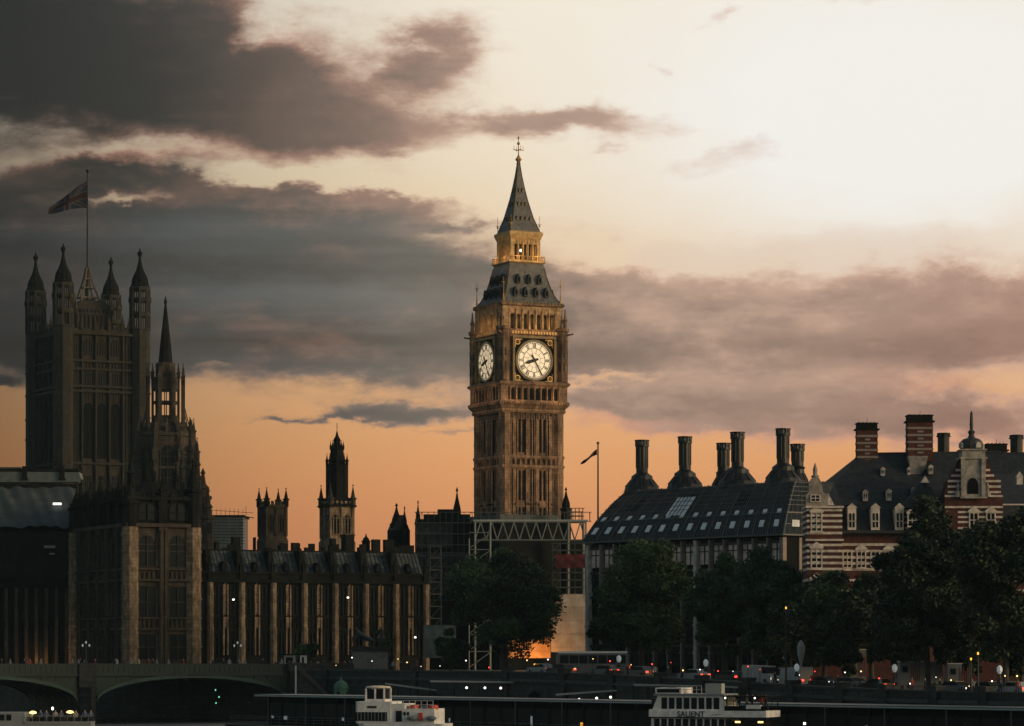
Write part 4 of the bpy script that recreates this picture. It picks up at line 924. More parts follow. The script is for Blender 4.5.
# pairs of small roof lights in two rows
M_sky = mat('roof_light_glass', (.85,.85,.82), .3, .15, .8)  # near-white glass colour stands in for the sky's reflection
bays = 14
def tile(B, i, u0, u1, j0, f0, j1, f1, off=.16):
    """quad on slope i between u0..u1, from ring j0+f0 to j1+f1"""
    P = []
    for u, j, f in ((u0,j0,f0),(u1,j0,f0),(u1,j1,f1),(u0,j1,f1)):
        p = edge(j,i,u).lerp(edge(j+1,i,u), f); n_ = Vector((0,-.75,.66)) if i == 0 else (Vector((.75,0,.66)) if i == 1 else Vector((-.75,0,.66))); P.append(p+n_*off)
    Q = [p-Vector((0,-.05,.06)) if i == 0 else p-Vector((0,0,.08)) for p in P]
    B.add([tuple(p) for p in P+Q], [(0,1,2,3),(7,6,5,4),(0,4,5,1),(1,5,6,2),(2,6,7,3),(3,7,4,0)])
for b in range(bays):
    u = (b+.5)/bays
    m = MB(); tile(m, 0, u-.013, u+.009, 0, .75, 1, .35, .2); m.done('roof_light', M_sky, ph)
    m = MB(); tile(m, 0, u-.010, u+.010, 1, .95, 2, .2, .2); m.done('roof_light', M_sky, ph)
for b in range(5):
    u = (b+.5)/6; m = MB(); tile(m, 1, u-.03, u+.03, 0, .75, 1, .3, .2); m.done('roof_light', M_sky, ph)
for b in range(3):
    u = .12+b*.3; m = MB(); tile(m, 0, u, u+.06, 2, .55, 3, .35, .12); m.done('roof_recess', M_void, ph)
m = MB(); tile(m, 0, .375, .475, 2, .1, 3, .22, .24); m.done('skylight', mat('skylight_glass', (.85,.86,.84), .3, .1, .8), ph)  # sky reflection put into the pale glass colour
m = MB()
for k in range(1,5): u = .375+.10*k/5; m.tube(tuple(edge(2,0,u).lerp(edge(3,0,u),.1)+Vector((0,-.24,.2))), tuple(edge(3,0,u).lerp(edge(4,0,u),.22)+Vector((0,-.24,.2))), .05, 4)
m.done('skylight_bars', M_bronze, ph)
# walls: stone piers between glazed bays
for b in range(bays+1):
    u = LP*b/bays; m = MB(); w_ = .34 if b in (0,8) else .13; m.box(u-w_,u+w_,-.25,.598,0,ze-.3)
    for zz in (3,7,11,15): m.box(u-w_-.08,u+w_+.08,-.33,.6,zz,zz+.35)
    m.done('stone_pier', M_port if b in (0,8) else mat('pinkish_stone', (.34,.27,.22), .85, .3, .8), ph)
for b in range(bays):
    for k in range(5):
        z0 = 1.2+k*3.7; a, c = LP*b/bays+.5, LP*(b+1)/bays-.5
        m = MB(); m.box(a,c,.35,.58,z0,z0+2.7); m.cur = 1; m.box(a,c,.2,.349,z0+1.8,z0+1.95); m.box((a+c)/2-.05,(a+c)/2+.05,.22,.348,z0,z0+2.7); m.box(a-.1,c+.1,.1,.56,z0+2.75,z0+3.1); m.done('window', [mat('reflection_tinted_glass', (.85,.62,.52), .35, .5, .6) if k > 3 else M_glass, M_bronze], ph)  # top-row panes carry a pink sky reflection in their colour
m = MB(); m.M = Matrix.Translation((LP,0,0)) @ rz(math.pi/2)
for b in range(9):
    u = dp*b/8; m.box(u-.26,u+.26,-.25,.5,0,ze-.3)
m.done('side_piers', mat('pinkish_stone', (.34,.27,.22)), ph)
# chimneys
def ph_chimney(px, pyt, wcone, front, k):
    ly = 10.6 if front else 17.
    kx = (px-512)/F; c_, s_2 = math.cos(ang), math.sin(ang)          # walk along the roof to the place it is seen at
    lx = (kx*(PA[1]+ly*c_)-(PA[0]-ly*s_2))/(c_-kx*s_2); Yq = PA[1]+lx*s_2+ly*c_
    s = F/Yq; zb = zr_-.25; zt = rel(pyt, s, g0)
    m = MB(); r_ = .9; H = zt-zb
    c = (lx, ly)
    m.lathe([(wcone,zb-1.),(wcone,zb+.35),(wcone*.93,zb+.9),(wcone*.62,zb+2.0),(wcone*.58,zb+2.6),(r_+.25,zb+2.9),(r_,zb+3.1),(r_,zt-1.1),(r_+.18,zt-1.05),(r_+.18,zt-.75)], 16, c)
    for q in range(12):
        an = 2*math.pi*q/12; m.tube((c[0]+wcone*.97*math.cos(an),c[1]+wcone*.97*math.sin(an),zb+.9),(c[0]+wcone*.62*math.cos(an),c[1]+wcone*.62*math.sin(an),zb+2.05),.07,4)
        m.tube((c[0]+(r_+.03)*math.cos(an),c[1]+(r_+.03)*math.sin(an),zb+3.8),(c[0]+(r_+.03)*math.cos(an),c[1]+(r_+.03)*math.sin(an),zt-1.1),.06,4)
        an += .26; m.box(c[0]+(r_+.05)*math.cos(an)-.09,c[0]+(r_+.05)*math.cos(an)+.09,c[1]+(r_+.05)*math.sin(an)-.09,c[1]+(r_+.05)*math.sin(an)+.09,zt-.75,zt-.15)
    m.lathe([(r_-.25,zt-.75),(r_-.25,zt-.15)], 12, c); m.lathe([(r_+.25,zt-.15),(r_+.25,zt)], 16, c)
    ch = m.done('chimney', M_bronze, ph)
    m = MB(); m.lathe([(r_-.1,zt-.74),(r_-.1,zt-.3)], 16, c); m.done('vent_ring', mat('pale_vent', (.45,.38,.36), .6, .1, 1.), ch)
for px, pyt, wc, fr in ((642,440,2.75,1),(685,436.5,2.75,1),(737.5,432,2.9,1),(723.5,443,1.9,0),(783,428.5,2.7,1),(797.5,444,1.7,0)): ph_chimney(px, pyt, wc, fr, 0)
# ================= striped brick building
Yn = 412; sn = F/Yn; g1 = 6.6; DY = 0.
z = lambda py: rel(py, F/(Yn+DY), g1); x = lambda px: wx(px, Yn+DY)-wx(804, Yn)
def q3(px, y, py):                                                   # corner at a set depth behind the front
    return (wx(px, Yn+y)-wx(804,Yn), y, rel(py, F/(Yn+y), g1))
ns = thing('striped_building', 'red brick building banded with white stone, dark slate roofs, corner turret and domed gable', 'building', (wx(804,Yn), Yn, g1))
def banded(B, x0, x1, y0, y1, pys, h=.32, o=.04):
    for py in pys: B.box(x0-o, x1+o, y0-o, y1, z(py)-h/2, z(py)+h/2)
def sash(parent, cx, zb, zt, w, y, head=True):
    m = MB(); m.cur = 1; m.box(cx-w/2,cx+w/2,y-.03,y-.005,zb,zt); m.cur = 0
    for a, b in ((cx-w/2-.16,cx-w/2),(cx+w/2,cx+w/2+.16),(cx-.05,cx+.05)): m.box(a,b,y-.12,y-.031,zb,zt)
    n_ = max(2, round((zt-zb)/.8))
    for i in range(n_+1): m.box(cx-w/2-.16,cx+w/2+.16,y-.11,y-.032,zb+(zt-zb)*i/n_-.05,zb+(zt-zb)*i/n_+.05)
    if head: m.box(cx-w/2-.3,cx+w/2+.3,y-.2,y-.004,zt+.06,zt+.34); m.slab([(cx-w/2-.2,zt+.341),(cx+w/2+.2,zt+.341),(cx,zt+.95)], y-.18, y-.004); m.box(cx-w/2-.3,cx+w/2+.3,y-.22,y-.004,zb-.25,zb-.06)
    m.done('window', [M_port, M_glass], parent)
# main range wall, slightly set back, from x 842 to 1060
m = MB(); m.box(x(842),x(1075),2.,26,0,z(541)); m.box(x(842),x(1075),2.2,26,z(541)+.01,z(532)); m.done('wall', M_brick, ns)
tw = MB(); tw.box(.42,x(842),0,6,0,z(507)); tw.done('turret_wall', M_brick, ns)
bd = MB(); banded(bd, .42, x(842), 0, 6, (510,515.5,521,527,533,545,551,557,563,569,580,590,600))
banded(bd, x(842.5), x(1075), 2., 8, (544,550.5,557,563,569,580,590,600)); bd.box(.2,x(842)+.2,-.35,.0,z(541),z(539)); bd.box(.2,x(842)+.2,-.4,6,z(508),z(506)); bd.done('stone_bands', M_port, ns)
for cx_ in (816.5,): 
    sash(ns, x(cx_), z(531), z(513), 1.2, 0); sash(ns, x(cx_), z(568), z(549), 1.2, 0); sash(ns, x(cx_), z(600), z(580), 1.2, 0)
for cx_ in (849,863,877,891,905,925,950,975,1000): sash(ns, x(cx_), z(567), z(550), .95, 2., cx_ in (863,891))
# corner gable of the turret
m = MB(); m.slab([(x(806),z(506)),(x(828),z(506)),(x(828),z(495)),(x(823),z(492)),(x(822),z(484)),(x(819),z(478)),(x(815),z(477)),(x(812),z(478)),(x(809),z(484)),(x(809),z(492)),(x(806),z(495))], -.15, 1.2)
m.lathe([(.45,z(477.5)),(.55,z(476)),(.28,z(474.5)),(.3,z(469)),(.1,z(464)),(.02,z(462.5))], 8, (x(815.5),.5)); m.done('turret_gable', mat('grimy_portland', (.30,.26,.22), .85, .4, 1.5, fine=.3), ns)
sash(ns, x(815.3), z(501.5), z(495), 1.0, -.15, False)
m = MB(); m.slab([(x(826),z(506)),(x(835),z(506)),(x(832),z(500)),(x(828),z(493))], .2, 1.1); m.done('scroll', M_port, ns)
m = MB(); m.add([(x(826),0,z(506)),(x(842),.0,z(506)),(x(842),6,z(506)),(.4,6,z(506)),(x(824),3,z(480)),(x(838),5,z(480))], [(0,1,5,4),(1,2,5),(2,3,4,5),(3,0,4)]); m.done('turret_roof', M_slr, ns)
# main slate roof: eaves at 532, break, ridge at 452
def roofmesh(pts, faces, nm='roof'): m = MB(); m.add(pts, faces); return m.done(nm, M_slr, ns)
xa, xb = x(826), x(1075)+2
roofmesh([(xa,1.6,z(532)),(xb,1.6,z(532)),q3(1075,7,499),q3(834,7,484),q3(862,13,454),q3(907,13,452.5),q3(1075,13,452),(xa,24,z(520)),(xb,24,z(520)),q3(822,8,484)],
         [(0,1,2,3),(3,2,6,5,4),(4,5,6,8,7),(0,3,9),(9,3,4,7),(0,9,7),(1,8,6,2)])
rr = MB()
rr.tube(q3(828,9,481),q3(862,13,454),.18,5)
rr.tube(q3(862,13,453.7),q3(1000,13,452),.16,5)
rr.tube((xa,1.4,z(532)),(x(1060),1.4,z(532)),.22,5); rr.done('ridge_tiles', M_slate, ns)
def dormer(cx_, pyb, pyt, wpx, y, big=True):
    global DY
    DY = y; d = MB(); c = x(cx_); w = wpx/sn; zt = z(pyt); zb = z(pyb)
    d.cur = 0; d.box(c-w/2,c+w/2,y,y+3.2 if big else y+1.6,zb,zt-.55*w)
    d.slab([(c-w/2-.15,zt-.55*w),(c+w/2+.15,zt-.55*w),(c,zt)], y-.08, y+.1)
    d.cur = 1; d.slab([(c-w/2-.2,zt-.58*w),(c+w/2+.2,zt-.58*w),(c,zt+.08)], y+.12, y+3.3 if big else y+1.6)
    d.cur = 2; hh = (zt-zb)*.62
    for q in (-1,1): d.box(c+q*w*.2-w*.12,c+q*w*.2+w*.12,y-.04,y-.005,zb+.35,zb+hh)
    d.cur = 0; d.box(c-w*.4,c+w*.4,y-.07,y-.006,zb+hh*.5,zb+hh*.56)
    d.done('dormer', [M_port, M_slr, M_glass], ns); DY = 0.
for cx_ in (852,875.5,899.5): dormer(cx_, 530, 503, 8.5, 1.5)
dormer(865.5, 501, 489.5, 5., 4.9, False); dormer(889, 500.5, 488.5, 5., 4.9, False)
dormer(883, 476, 467, 4.2, 8.8, False); dormer(931, 474, 464.5, 4.2, 9., False); dormer(913.5, 495, 487, 3.4, 6., False)
dormer(909, 475, 467, 3.0, 9.6, False)
# conical slate turret with a white gablet
m = MB(); m.lathe([(x(953)-x(927),z(507)),(x(950)-x(927),z(503)),(x(941)-x(927),z(494)),(x(934)-x(927),z(484)),(.2,z(476)),(.05,z(474))], 10, (x(927),3.5)); m.done('cone_roof', M_slr, ns)
m = MB(); m.lathe([(x(949)-x(927),0),(x(949)-x(927),z(507))], 12, (x(927),3.5)); m.done('round_bay', M_brick, ns)
m = MB()
for py in (510,516,522,528,545,551,557): m.lathe([(x(949.6)-x(927),z(py)-.15),(x(949.6)-x(927),z(py)+.15)], 12, (x(927),3.5))
m.done('bay_bands', M_port, ns)
for cx_ in (913,941): sash(ns, x(cx_), z(526), z(514), .9, .9 if cx_ == 913 else .9)
m = MB(); m.slab([(x(922.5),z(482)),(x(930.5),z(482)),(x(926.5),z(475.5))], 1.1, 2.6); m.done('gablet', M_port, ns)
# big chimneys
def bchim(cx_, wpx, pyb, pyt, y, base=None, label=None):
    global DY
    DY = y; c = x(cx_); w = wpx/sn*1.02; m = MB(); m.box(c-w/2,c+w/2,y,y+w*.8,z(pyb+5),z(pyt+8)); m.cur = 1
    p = pyt+14
    while p < pyb: m.box(c-w/2-.06,c+w/2+.06,y-.06,y+w*.8+.06,z(p)-.14,z(p)+.14); p += 7
    p = pyt+17.5
    while p < pyb: m.box(c-w*.12,c+w*.12,y-.07,y,z(p)-.12,z(p)+.12); p += 7
    m.cur = 2; m.box(c-w/2-.25,c+w/2+.25,y-.2,y+w*.8+.2,z(pyt+8),z(pyt+6.5)); m.box(c-w/2+.02,c+w/2-.02,y+.02,y+w*.8-.02,z(pyt+6.5),z(pyt+1.5)); m.box(c-w/2-.1,c+w/2+.1,y-.1,y+w*.8+.1,z(pyt+1.5),z(pyt+.6))
    for q in range(5): m.lathe([(.16,z(pyt+.6)),(.13,z(pyt)-.1),(.17,z(pyt)+.05)], 8, (c-w*.38+q*w*.19, y+w*.4))
    m.tube((c,y+.4,z(pyt)),(c,y+.4,z(pyt-4)),.03,4); DY = 0.
    return m.done('chimney', [M_brick, mat('stained_stone_band', (.26,.22,.19), .85, .2, .8), M_dark], ns)
bchim(867.5, 20.5, 462, 422, 12); bchim(920.5, 25, 456, 414, 11)
DY = 10.; m = MB(); c = x(916); m.slab([(x(906.5),z(475)),(x(921),z(475)),(x(925),z(468)),(x(928),z(456)),(x(908),z(456)),(x(910),z(466)),(x(906.5),z(468))], 9.8, 12.5); m.done('chimney_base', mat('soiled_portland', (.28,.25,.22), .85, .35, 1.2, fine=.3), ns); DY = 0.
bchim(997, 21, 480, 443, 16)
for cx_, pyb, pyt, r_ in ((943.5,452,433,.8),(1016.5,470,435,.85)):
    DY = 18.; m = MB(); c = x(cx_); m.lathe([(r_,z(pyb+20)),(r_,z(pyt+4)),(r_+.2,z(pyt+4)),(r_+.2,z(pyt+3))], 12, (c,18)); m.lathe([(r_*.7,z(pyt+3)),(r_*.7,z(pyt+1))], 12, (c,18)); m.lathe([(r_+.1,z(pyt+1)),(r_+.1,z(pyt))], 12, (c,18))
    for q in range(8): an = R(45*q); m.box(c+r_*math.cos(an)-.08,c+r_*math.cos(an)+.08,18+r_*math.sin(an)-.08,18+r_*math.sin(an)+.08,z(pyt+3),z(pyt+1))
    m.done('round_chimney', M_bronze, ns); DY = 0.
# domed gable
gx = 971; m = MB(); m.slab([(x(a), z(b)) for a, b in ((945,532),(1003,532),(1003,493),(999,487),(999,481),(993,475),(992,468),(986,458),(960,458),(954,468),(953,475),(948,481),(947,487),(945,493))], .2, 4.); m.done('gable', M_brick, ns)
m = MB()
for py in (492,486.5,481,475.5,470,): 
    w_ = 2+(py-465)*.9
    m.box(x(961)-w_/sn*.8 if py < 480 else x(948),x(961),.12,.6,z(py)-.14,z(py)+.14); m.box(x(985),x(985)+w_/sn*.8 if py < 480 else x(1001),.12,.6,z(py)-.14,z(py)+.14)
m.box(x(945),x(1003),.1,.6,z(508),z(506)); m.box(x(945),x(1003),.1,.6,z(497),z(495))
for py in (512,517,522,528): m.box(x(958),x(1003),.13,.6,z(py)-.13,z(py)+.13)
m.done('gable_bands', M_port, ns)
m = MB(); 
m.slab([(x(961),z(497)),(x(985.5),z(497)),(x(985.5),z(459)),(x(961),z(459))], -.25, 3.)
m.box(x(959.5),x(987),-.5,3.2,z(459),z(457)); m.box(x(962),x(985),-.3,3.,z(457),z(450.5)); m.box(x(960),x(986.5),-.5,3.2,z(450.5),z(449)); m.box(x(960),x(986.5),-.5,3.,z(498.5),z(497))
for px_ in (962.5,983): m.box(x(px_)-.25,x(px_)+.25,-.5,-.252,z(497),z(459)); 
for px_ in (958,987.5): m.lathe([(.4,z(497)),(.4,z(492)),(.15,z(490)),(.25,z(487)),(.03,z(482))], 8, (x(px_),0))
m.done('aedicule', mat('weathered_portland', (.34,.31,.27), .85, .35, 1.2, fine=.3), ns)
m = MB(); m.slab(arch(x(972.5), z(494), z(478), 11/sn, 6), -.3, -.252); m.done('niche', M_void, ns)
m = MB(); m.lathe([(11.5/sn,z(449)),(12/sn,z(445)),(11/sn,z(441)),(8.5/sn,z(438.5)),(4/sn,z(437)),(3.6/sn,z(436.5)),(2.6/sn,z(434)),(3.8/sn,z(431)),(1.6/sn,z(429)),(1.9/sn,z(424)),(1.3/sn,z(412)),(.03,z(410))], 14, (x(973),1.4)); m.done('dome', mat('lead_dome', (.04,.04,.038), .6, .3, 1.), ns)
for q in range(4):
    m = MB(); m.M = Matrix.Translation((x(973),1.4,0)) @ rz(R(90*q+25)); m.slab(arch(0, z(447.5), z(442), .75, 4), -1.72, -1.3)
    m.done('dome_window', mat('pale_niche', (.42,.4,.36), .8, .1, 1.), ns)
for cx_ in (974,991): sash(ns, x(cx_), z(527), z(513), .95, .15)
# roof and wall to the right of the gable
m = MB(); m.box(x(1003.2),x(1075),1.,6,z(541),z(505)); m.done('attic_wall', M_slr, ns); m = MB(); m.box(x(1003.2),x(1075),.8,1.4,z(505),z(503.5)); m.slab([(x(1017),z(477)),(x(1025),z(477)),(x(1021),z(471))], .9, 2.); m.box(x(1018),x(1024),.95,2.,z(484),z(477)); m.done('parapet', M_port, ns)
m = MB(); m.add([(x(1003.2),1.2,z(504)),(x(1075),1.2,z(504)),(x(1075),8,z(470)),(x(1003.2),8,z(470)),(x(1003.2),13,z(470)),(x(1075),13,z(470))], [(0,1,2,3),(3,2,5,4)]); m.done('side_roof', M_slr, ns)
# flagpole between the towers
Y = 500; m = MB(); zz = lambda py: rel(py, F/Y)
fp = thing('flagpole', 'tall thin flagpole standing between the clock tower and the bronze roofed offices', 'flagpole', (wx(598,Y),Y,7.4))
m.tube((0,0,0),(0,0,zz(444)),.2,8,.11); m.done('pole', M_iron, fp); m = MB(); m.ball((0,0,zz(443)),.25,8); m.done('ball', M_brass, fp)
make_flag('flag', 'limp little dark flag hanging from the thin flagpole', 2.6, .9, Y, 597, 449, [mat('dark_flag', (.05,.02,.03), .9, .3, 2.)], lambda u,v: 0, 2.6, 20, 8)
# ================= trees
def make_tree(label, px, Y, hwpx, pyt, pyb, seed, base=None, cols=(0,1), leaf=.27, n=16000, group='plane trees along the embankment', name='plane_tree', lobes=34, fill=12):
    rn = random.Random(seed); s = F/Y; g = gh(wx(px,Y), Y) if base is None else base
    t = thing(name, label, 'tree', (wx(px,Y), Y, g), 0, group)
    zt = wz(pyt,Y)-g; zb = max(.8, wz(pyb,Y)-g); R_ = hwpx/s; H = zt-zb; cz_ = zb+H*.48
    m = MB(); tr = max(.18, R_*.055); fork = zb+H*.18
    m.tube((0,0,-.3),(rn.uniform(-.3,.3),0,fork),tr*1.25,9,tr*.9)
    cl = []
    for i in range(lobes):
        while 1:
            a, b, c = rn.uniform(-1,1), rn.uniform(-1,1), rn.uniform(-1,1); q = math.sqrt(a*a+b*b+c*c)
            if .3 < q <= 1: break
        k = 1.0/q*rn.uniform(.68,1.0) if i < lobes*.8 else .5
        wv = 1-.28*max(0,c)**2 if c > 0 else 1-.12*c*c
        cl.append((a*k*R_*wv, b*k*R_*wv*.95, cz_+c*k*H*.5, R_*rn.uniform(.20,.36)))
    if seed in (2,12,13): fill = 5
    for (x, y, z_, r) in cl[:16]:
        mid = (x*.35, y*.35, fork+(z_-fork)*.5); m.tube((0,0,fork-.2), mid, tr*.5, 5, tr*.3); m.tube(mid, (x,y,z_), tr*.3, 5, tr*.08)
    for i in range(fill): cl.append((rn.uniform(-.5,.5)*R_, rn.uniform(-.5,.5)*R_, cz_+rn.uniform(-.6,.55)*H*.5, R_*rn.uniform(.34,.46)))
    m.done('trunk', M_bark, t)
    m = MB(); per = int(n*1.7)//len(cl)
    for (x, y, z_, r) in cl:
        tone = rn.random(); tw = 0 if tone < .4 else 1
        for _ in range(per):
            a = rn.uniform(0, 6.283); cz2 = rn.uniform(-.75, 1); rr = r*(rn.random()**.35)*rn.uniform(.85,1.15); sq_ = math.sqrt(max(0,1-cz2*cz2))
            p = Vector((x+rr*sq_*math.cos(a), y+rr*sq_*math.sin(a), z_+rr*cz2*.8))
            u = Vector((rn.uniform(-1,1), rn.uniform(-1,1), rn.uniform(-.6,.6))).normalized(); v = u.orthogonal().normalized()
            v = (Matrix.Rotation(rn.uniform(0,6.28), 3, u) @ v); L = leaf*rn.uniform(.6,1.35)
            o = len(m.v); m.v += [tuple(p-u*L), tuple(p+v*L*.55), tuple(p+u*L), tuple(p-v*L*.55)]; m.f.append((o,o+1,o+2,o+3))
            k = cols[tw]
            if rn.random() < .12: k = min(2, k+1)
            m.mi.append(k)
    m.done('crown', M_leaf, t, False); return t
make_tree('broad round tree in front of the clock tower, glowing light beneath it', 505, 487, 57, 550, 652, 1, cols=(0,1), n=24000, lobes=46)
make_tree('small bushy tree beside the pale green hoarding', 450, 492, 18, 630, 668, 2, leaf=.3, n=3000, name='bushy_tree', group=None, lobes=14)
make_tree('tall leafy tree covering the left half of the bronze roofed offices', 642, 452, 49, 536, 656, 3, cols=(1,2), n=24000, lobes=46)
make_tree('leafy tree right of the second pale stone column, lighter green at its top', 724, 440, 34, 552, 655, 4, cols=(1,2), n=16000, lobes=40)
make_tree('tree with its top just below the offices right end, amber light beside it', 770, 430, 43, 546, 655, 5, cols=(1,1), n=18000, lobes=42)
make_tree('lower tree in front of the striped brick corner turret', 824, 402, 42, 571, 660, 6, n=16000, lobes=40)
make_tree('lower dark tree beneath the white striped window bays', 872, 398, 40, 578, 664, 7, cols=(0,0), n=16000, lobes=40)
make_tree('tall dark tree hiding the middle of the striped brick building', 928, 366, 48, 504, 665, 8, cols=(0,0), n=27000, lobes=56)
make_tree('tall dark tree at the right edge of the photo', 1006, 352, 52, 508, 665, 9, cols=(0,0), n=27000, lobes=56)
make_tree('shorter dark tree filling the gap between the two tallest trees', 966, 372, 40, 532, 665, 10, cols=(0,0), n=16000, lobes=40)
make_tree('dark shrubby tree right of the bronze chariot statue', 384, 503, 10, 622, 655, 12, leaf=.28, n=1500, name='bushy_tree', group=None, lobes=9)
make_tree('low dark tree over the kiosks at the bridge end', 307, 500, 17, 642, 664, 13, leaf=.28, n=1800, name='bushy_tree', group=None, lobes=10)
for px, dY, hw, pt, sd, lb in ((792,26,30,596,21,'rear tree filling the gap below the offices right corner'),(848,24,32,600,22,'rear tree showing between the two lower dark trees'),(903,26,34,590,23,'rear tree left of the tallest dark tree trunk'),(968,24,36,585,24,'rear tree behind the pale trailers'),(1022,22,34,590,25,'rear tree at the extreme right behind the edge tree'),(612,30,20,600,26,'slim rear tree right of the flagpole base')):
    make_tree(lb, px, bank(px)[1]+dY, hw, pt, 672, sd, cols=(0,0), n=8000, lobes=24, group='rear trees along the road')
# ================= bridge
BA = (-33., 488.); bd_ = (-.899, -.438); bang = math.atan2(-bd_[1], -bd_[0])
br = thing('arch_bridge', 'green painted road bridge with wide flat arches crossing the river at left', 'bridge', (BA[0], BA[1], 0), bang)
# local: +x points to the right bank, so the river spans run along -x; the visible face is at y = 0
zd, zp = 7.75, 8.65; BW = 24.; spans = [(-1.5,-32.), (-35.,-66.), (-69,-100)]
m = MB(); m.box(-104,6,0.02,BW,zd-.9,zd); m.done('deck', M_gran, br)
for a, b in spans:
    c = (a+b)/2; hw = (a-b)/2; n = 20; P = [(c+hw*math.cos(math.pi*i/n), 3.1+3.6*math.sin(math.pi*i/n)) for i in range(n+1)]
    for y0, y1 in ((-.3,.3),(BW-.3,BW+.3)):
        m = MB()
        for i in range(n):
            (x0,z0),(x1,z1) = P[i],P[i+1]; m.slab([(x0,z0+.35),(x1,z1+.35),(x1,zd-.9),(x0,zd-.9)], y0+.12, y1-.12)
        m.done('spandrel', M_green, br)
    for k in range(8):
        m = MB(); y0 = -.3+k*(BW/7.)
        for i in range(n):
            (x0,z0),(x1,z1) = P[i],P[i+1]; m.slab([(x0,z0-.15),(x1,z1-.15),(x1,z1+.36),(x0,z0+.36)], y0-.2, y0+.22)
        m.done('arch_rib', mat('pale_green_paint', (.028,.075,.058), .5, .2, .6), br)
    m = MB()
    for j in range(int(hw*2/2.2)): m.box(a-1-j*2.2-.07,a-1-j*2.2+.07,-.28,-.181,zd-1.6 if j%2 else zd-1.5,zd-.9)
    m.done('spandrel_ribs', M_green, br)
m = MB(); m.box(-104,3,-.5,.1,zd-.9,zd-.55); m.box(-104,3,-.35,.05,zd-.549,zp-.12); m.box(-104,3,-.45,.15,zp-.119,zp)
for j in range(130): m.box(-103+j*.8,-102.65+j*.8,-.42,-.351,zd-.3,zp-.3)
m.box(-104,3,BW-.05,BW+.3,zd-.5,zp); m.done('parapet', M_green, br)
for xx in (-33.5,-67.5):
    m = MB(); m.plate([(xx-1.5,0),(xx,-2.2),(xx+1.5,0),(xx+1.5,BW),(xx-1.5,BW)], -2, 5.2); m.box(xx-1.3,xx+1.3,-.7,-.0,5.2,zp+.15); m.done('pier', M_gran, br)
m = MB(); m.box(-1.5,9,-1.2,BW,-2,7.4); m.box(-1.7,9,-1.4,-.6,7.4,zp+.1); m.done('abutment', M_gran, br)
# small things share these
def street_lamp(label, X, Y, g, h, heads=1, group='street lamps', ms=None, name='street_lamp', r=.2):
    t = thing(name, label, 'street lamp', (X,Y,g), 0, group); m = MB()
    m.lathe([(.28,0),(.28,.3),(.16,.45),(.12,1.2),(.07,h)], 8)
    if heads == 3: m.tube((-.5,0,h-.5),(.5,0,h-.5),.05)
    m.done('post', M_iron, t)
    for q in ((0,) if heads == 1 else (-.5,0,.5)):
        m = MB(); zz = h+.15 if q == 0 else h-.3; m.lathe([(r*.5,zz-r),(r,zz),(r,zz+r*1.2),(r*.3,zz+r*2)], 8, (q,0)); m.done('lamp_head', ms or M_globe, t)
    return t
M_globe = lampm('faint_globe', (.75,.82,.85), .12)
def blocal(x, y): c, s = math.cos(bang), math.sin(bang); return BA[0]+x*c-y*s, BA[1]+x*s+y*c
for xx, lb in ((-33.5,'triple headed lamp standard on the bridge above its pier'),(-9.5,'triple headed lamp standard on the bridge near the pavilion right corner')):
    X, Y = blocal(xx, .2); street_lamp(lb, X, Y, zp, 3.0, 3, r=.13)
# people: one body mesh each, built from a skinned skeleton
def person_mesh(pose, top, legs, hair=(.03,.02,.015), skin_c=(.42,.27,.2)):
    """pose: 'walk', 'stand', 'sit'"""
    V = [(0,0,.95),(0,0,1.18),(0,0,1.40),(0,0,1.50),(0,-.02,1.60),(0,-.02,1.72)]
    E_ = [(0,1),(1,2),(2,3),(3,4),(4,5)]; Rr = [(.15,.11),(.14,.10),(.17,.10),.055,.085,.07]
    def chain(start, pts, rs):
        p = start
        for q, r in zip(pts, rs): V.append(q); Rr.append(r); E_.append((p, len(V)-1)); p = len(V)-1
    if pose == 'sit':
        for sg in (-1,1): chain(0, [(sg*.11,-.05,.93),(sg*.12,-.45,.95),(sg*.12,-.48,.52),(sg*.12,-.60,.47)], [.09,.075,.05,.04])
        for sg in (-1,1): chain(2, [(sg*.2,0,1.4),(sg*.26,-.08,1.15),(sg*.16,-.33,1.08),(sg*.13,-.40,1.09)], [.06,.048,.038,.035])
    else:
        st = .22 if pose == 'walk' else .04
        for sg in (-1,1): chain(0, [(sg*.1,0,.88),(sg*.11,-sg*st*.6,.50),(sg*.11,sg*st*.2-sg*st*.9,.09),(sg*.11,sg*st*.2-sg*st*.9-.14,.04)], [.095,.065,.045,.04])
        for sg in (-1,1): chain(2, [(sg*.2,0,1.42),(sg*.26,sg*st*.3,1.15),(sg*.27,sg*st*.6-.08,.92),(sg*.27,sg*st*.65-.1,.80)], [.06,.048,.036,.04])
    ms = [mat('skin_tone', skin_c, .7, 0), mat('clothes_%s' % (top,), top, .9, 0), mat('trousers_%s' % (legs,), legs, .9, 0), mat('hair_brown', hair, .9, 0)]
    def mf(c):
        if c.z > 1.68 or (c.z > 1.56 and c.y > .03): return 3
        if c.z > 1.48: return 0
        if c.z < .9 and not (abs(c.x) > .2): return 2
        if abs(c.x) > .2 and c.z < .88: return 0
        if pose == 'sit' and c.y < -.12 and c.z < 1.03: return 2
        return 1
    return skin('person', V, E_, Rr, ms, mf)
PROT = []
for pose, top, legs in (('walk',(.02,.025,.04),(.02,.02,.03)),('stand',(.30,.06,.05),(.03,.03,.05)),('walk',(.35,.35,.33),(.02,.03,.06)),('stand',(.05,.06,.05),(.04,.035,.03)),('sit',(.10,.13,.20),(.03,.03,.04)),('sit',(.30,.29,.27),(.05,.05,.06))):
    PROT.append(person_mesh(pose, top, legs))
USED = set()
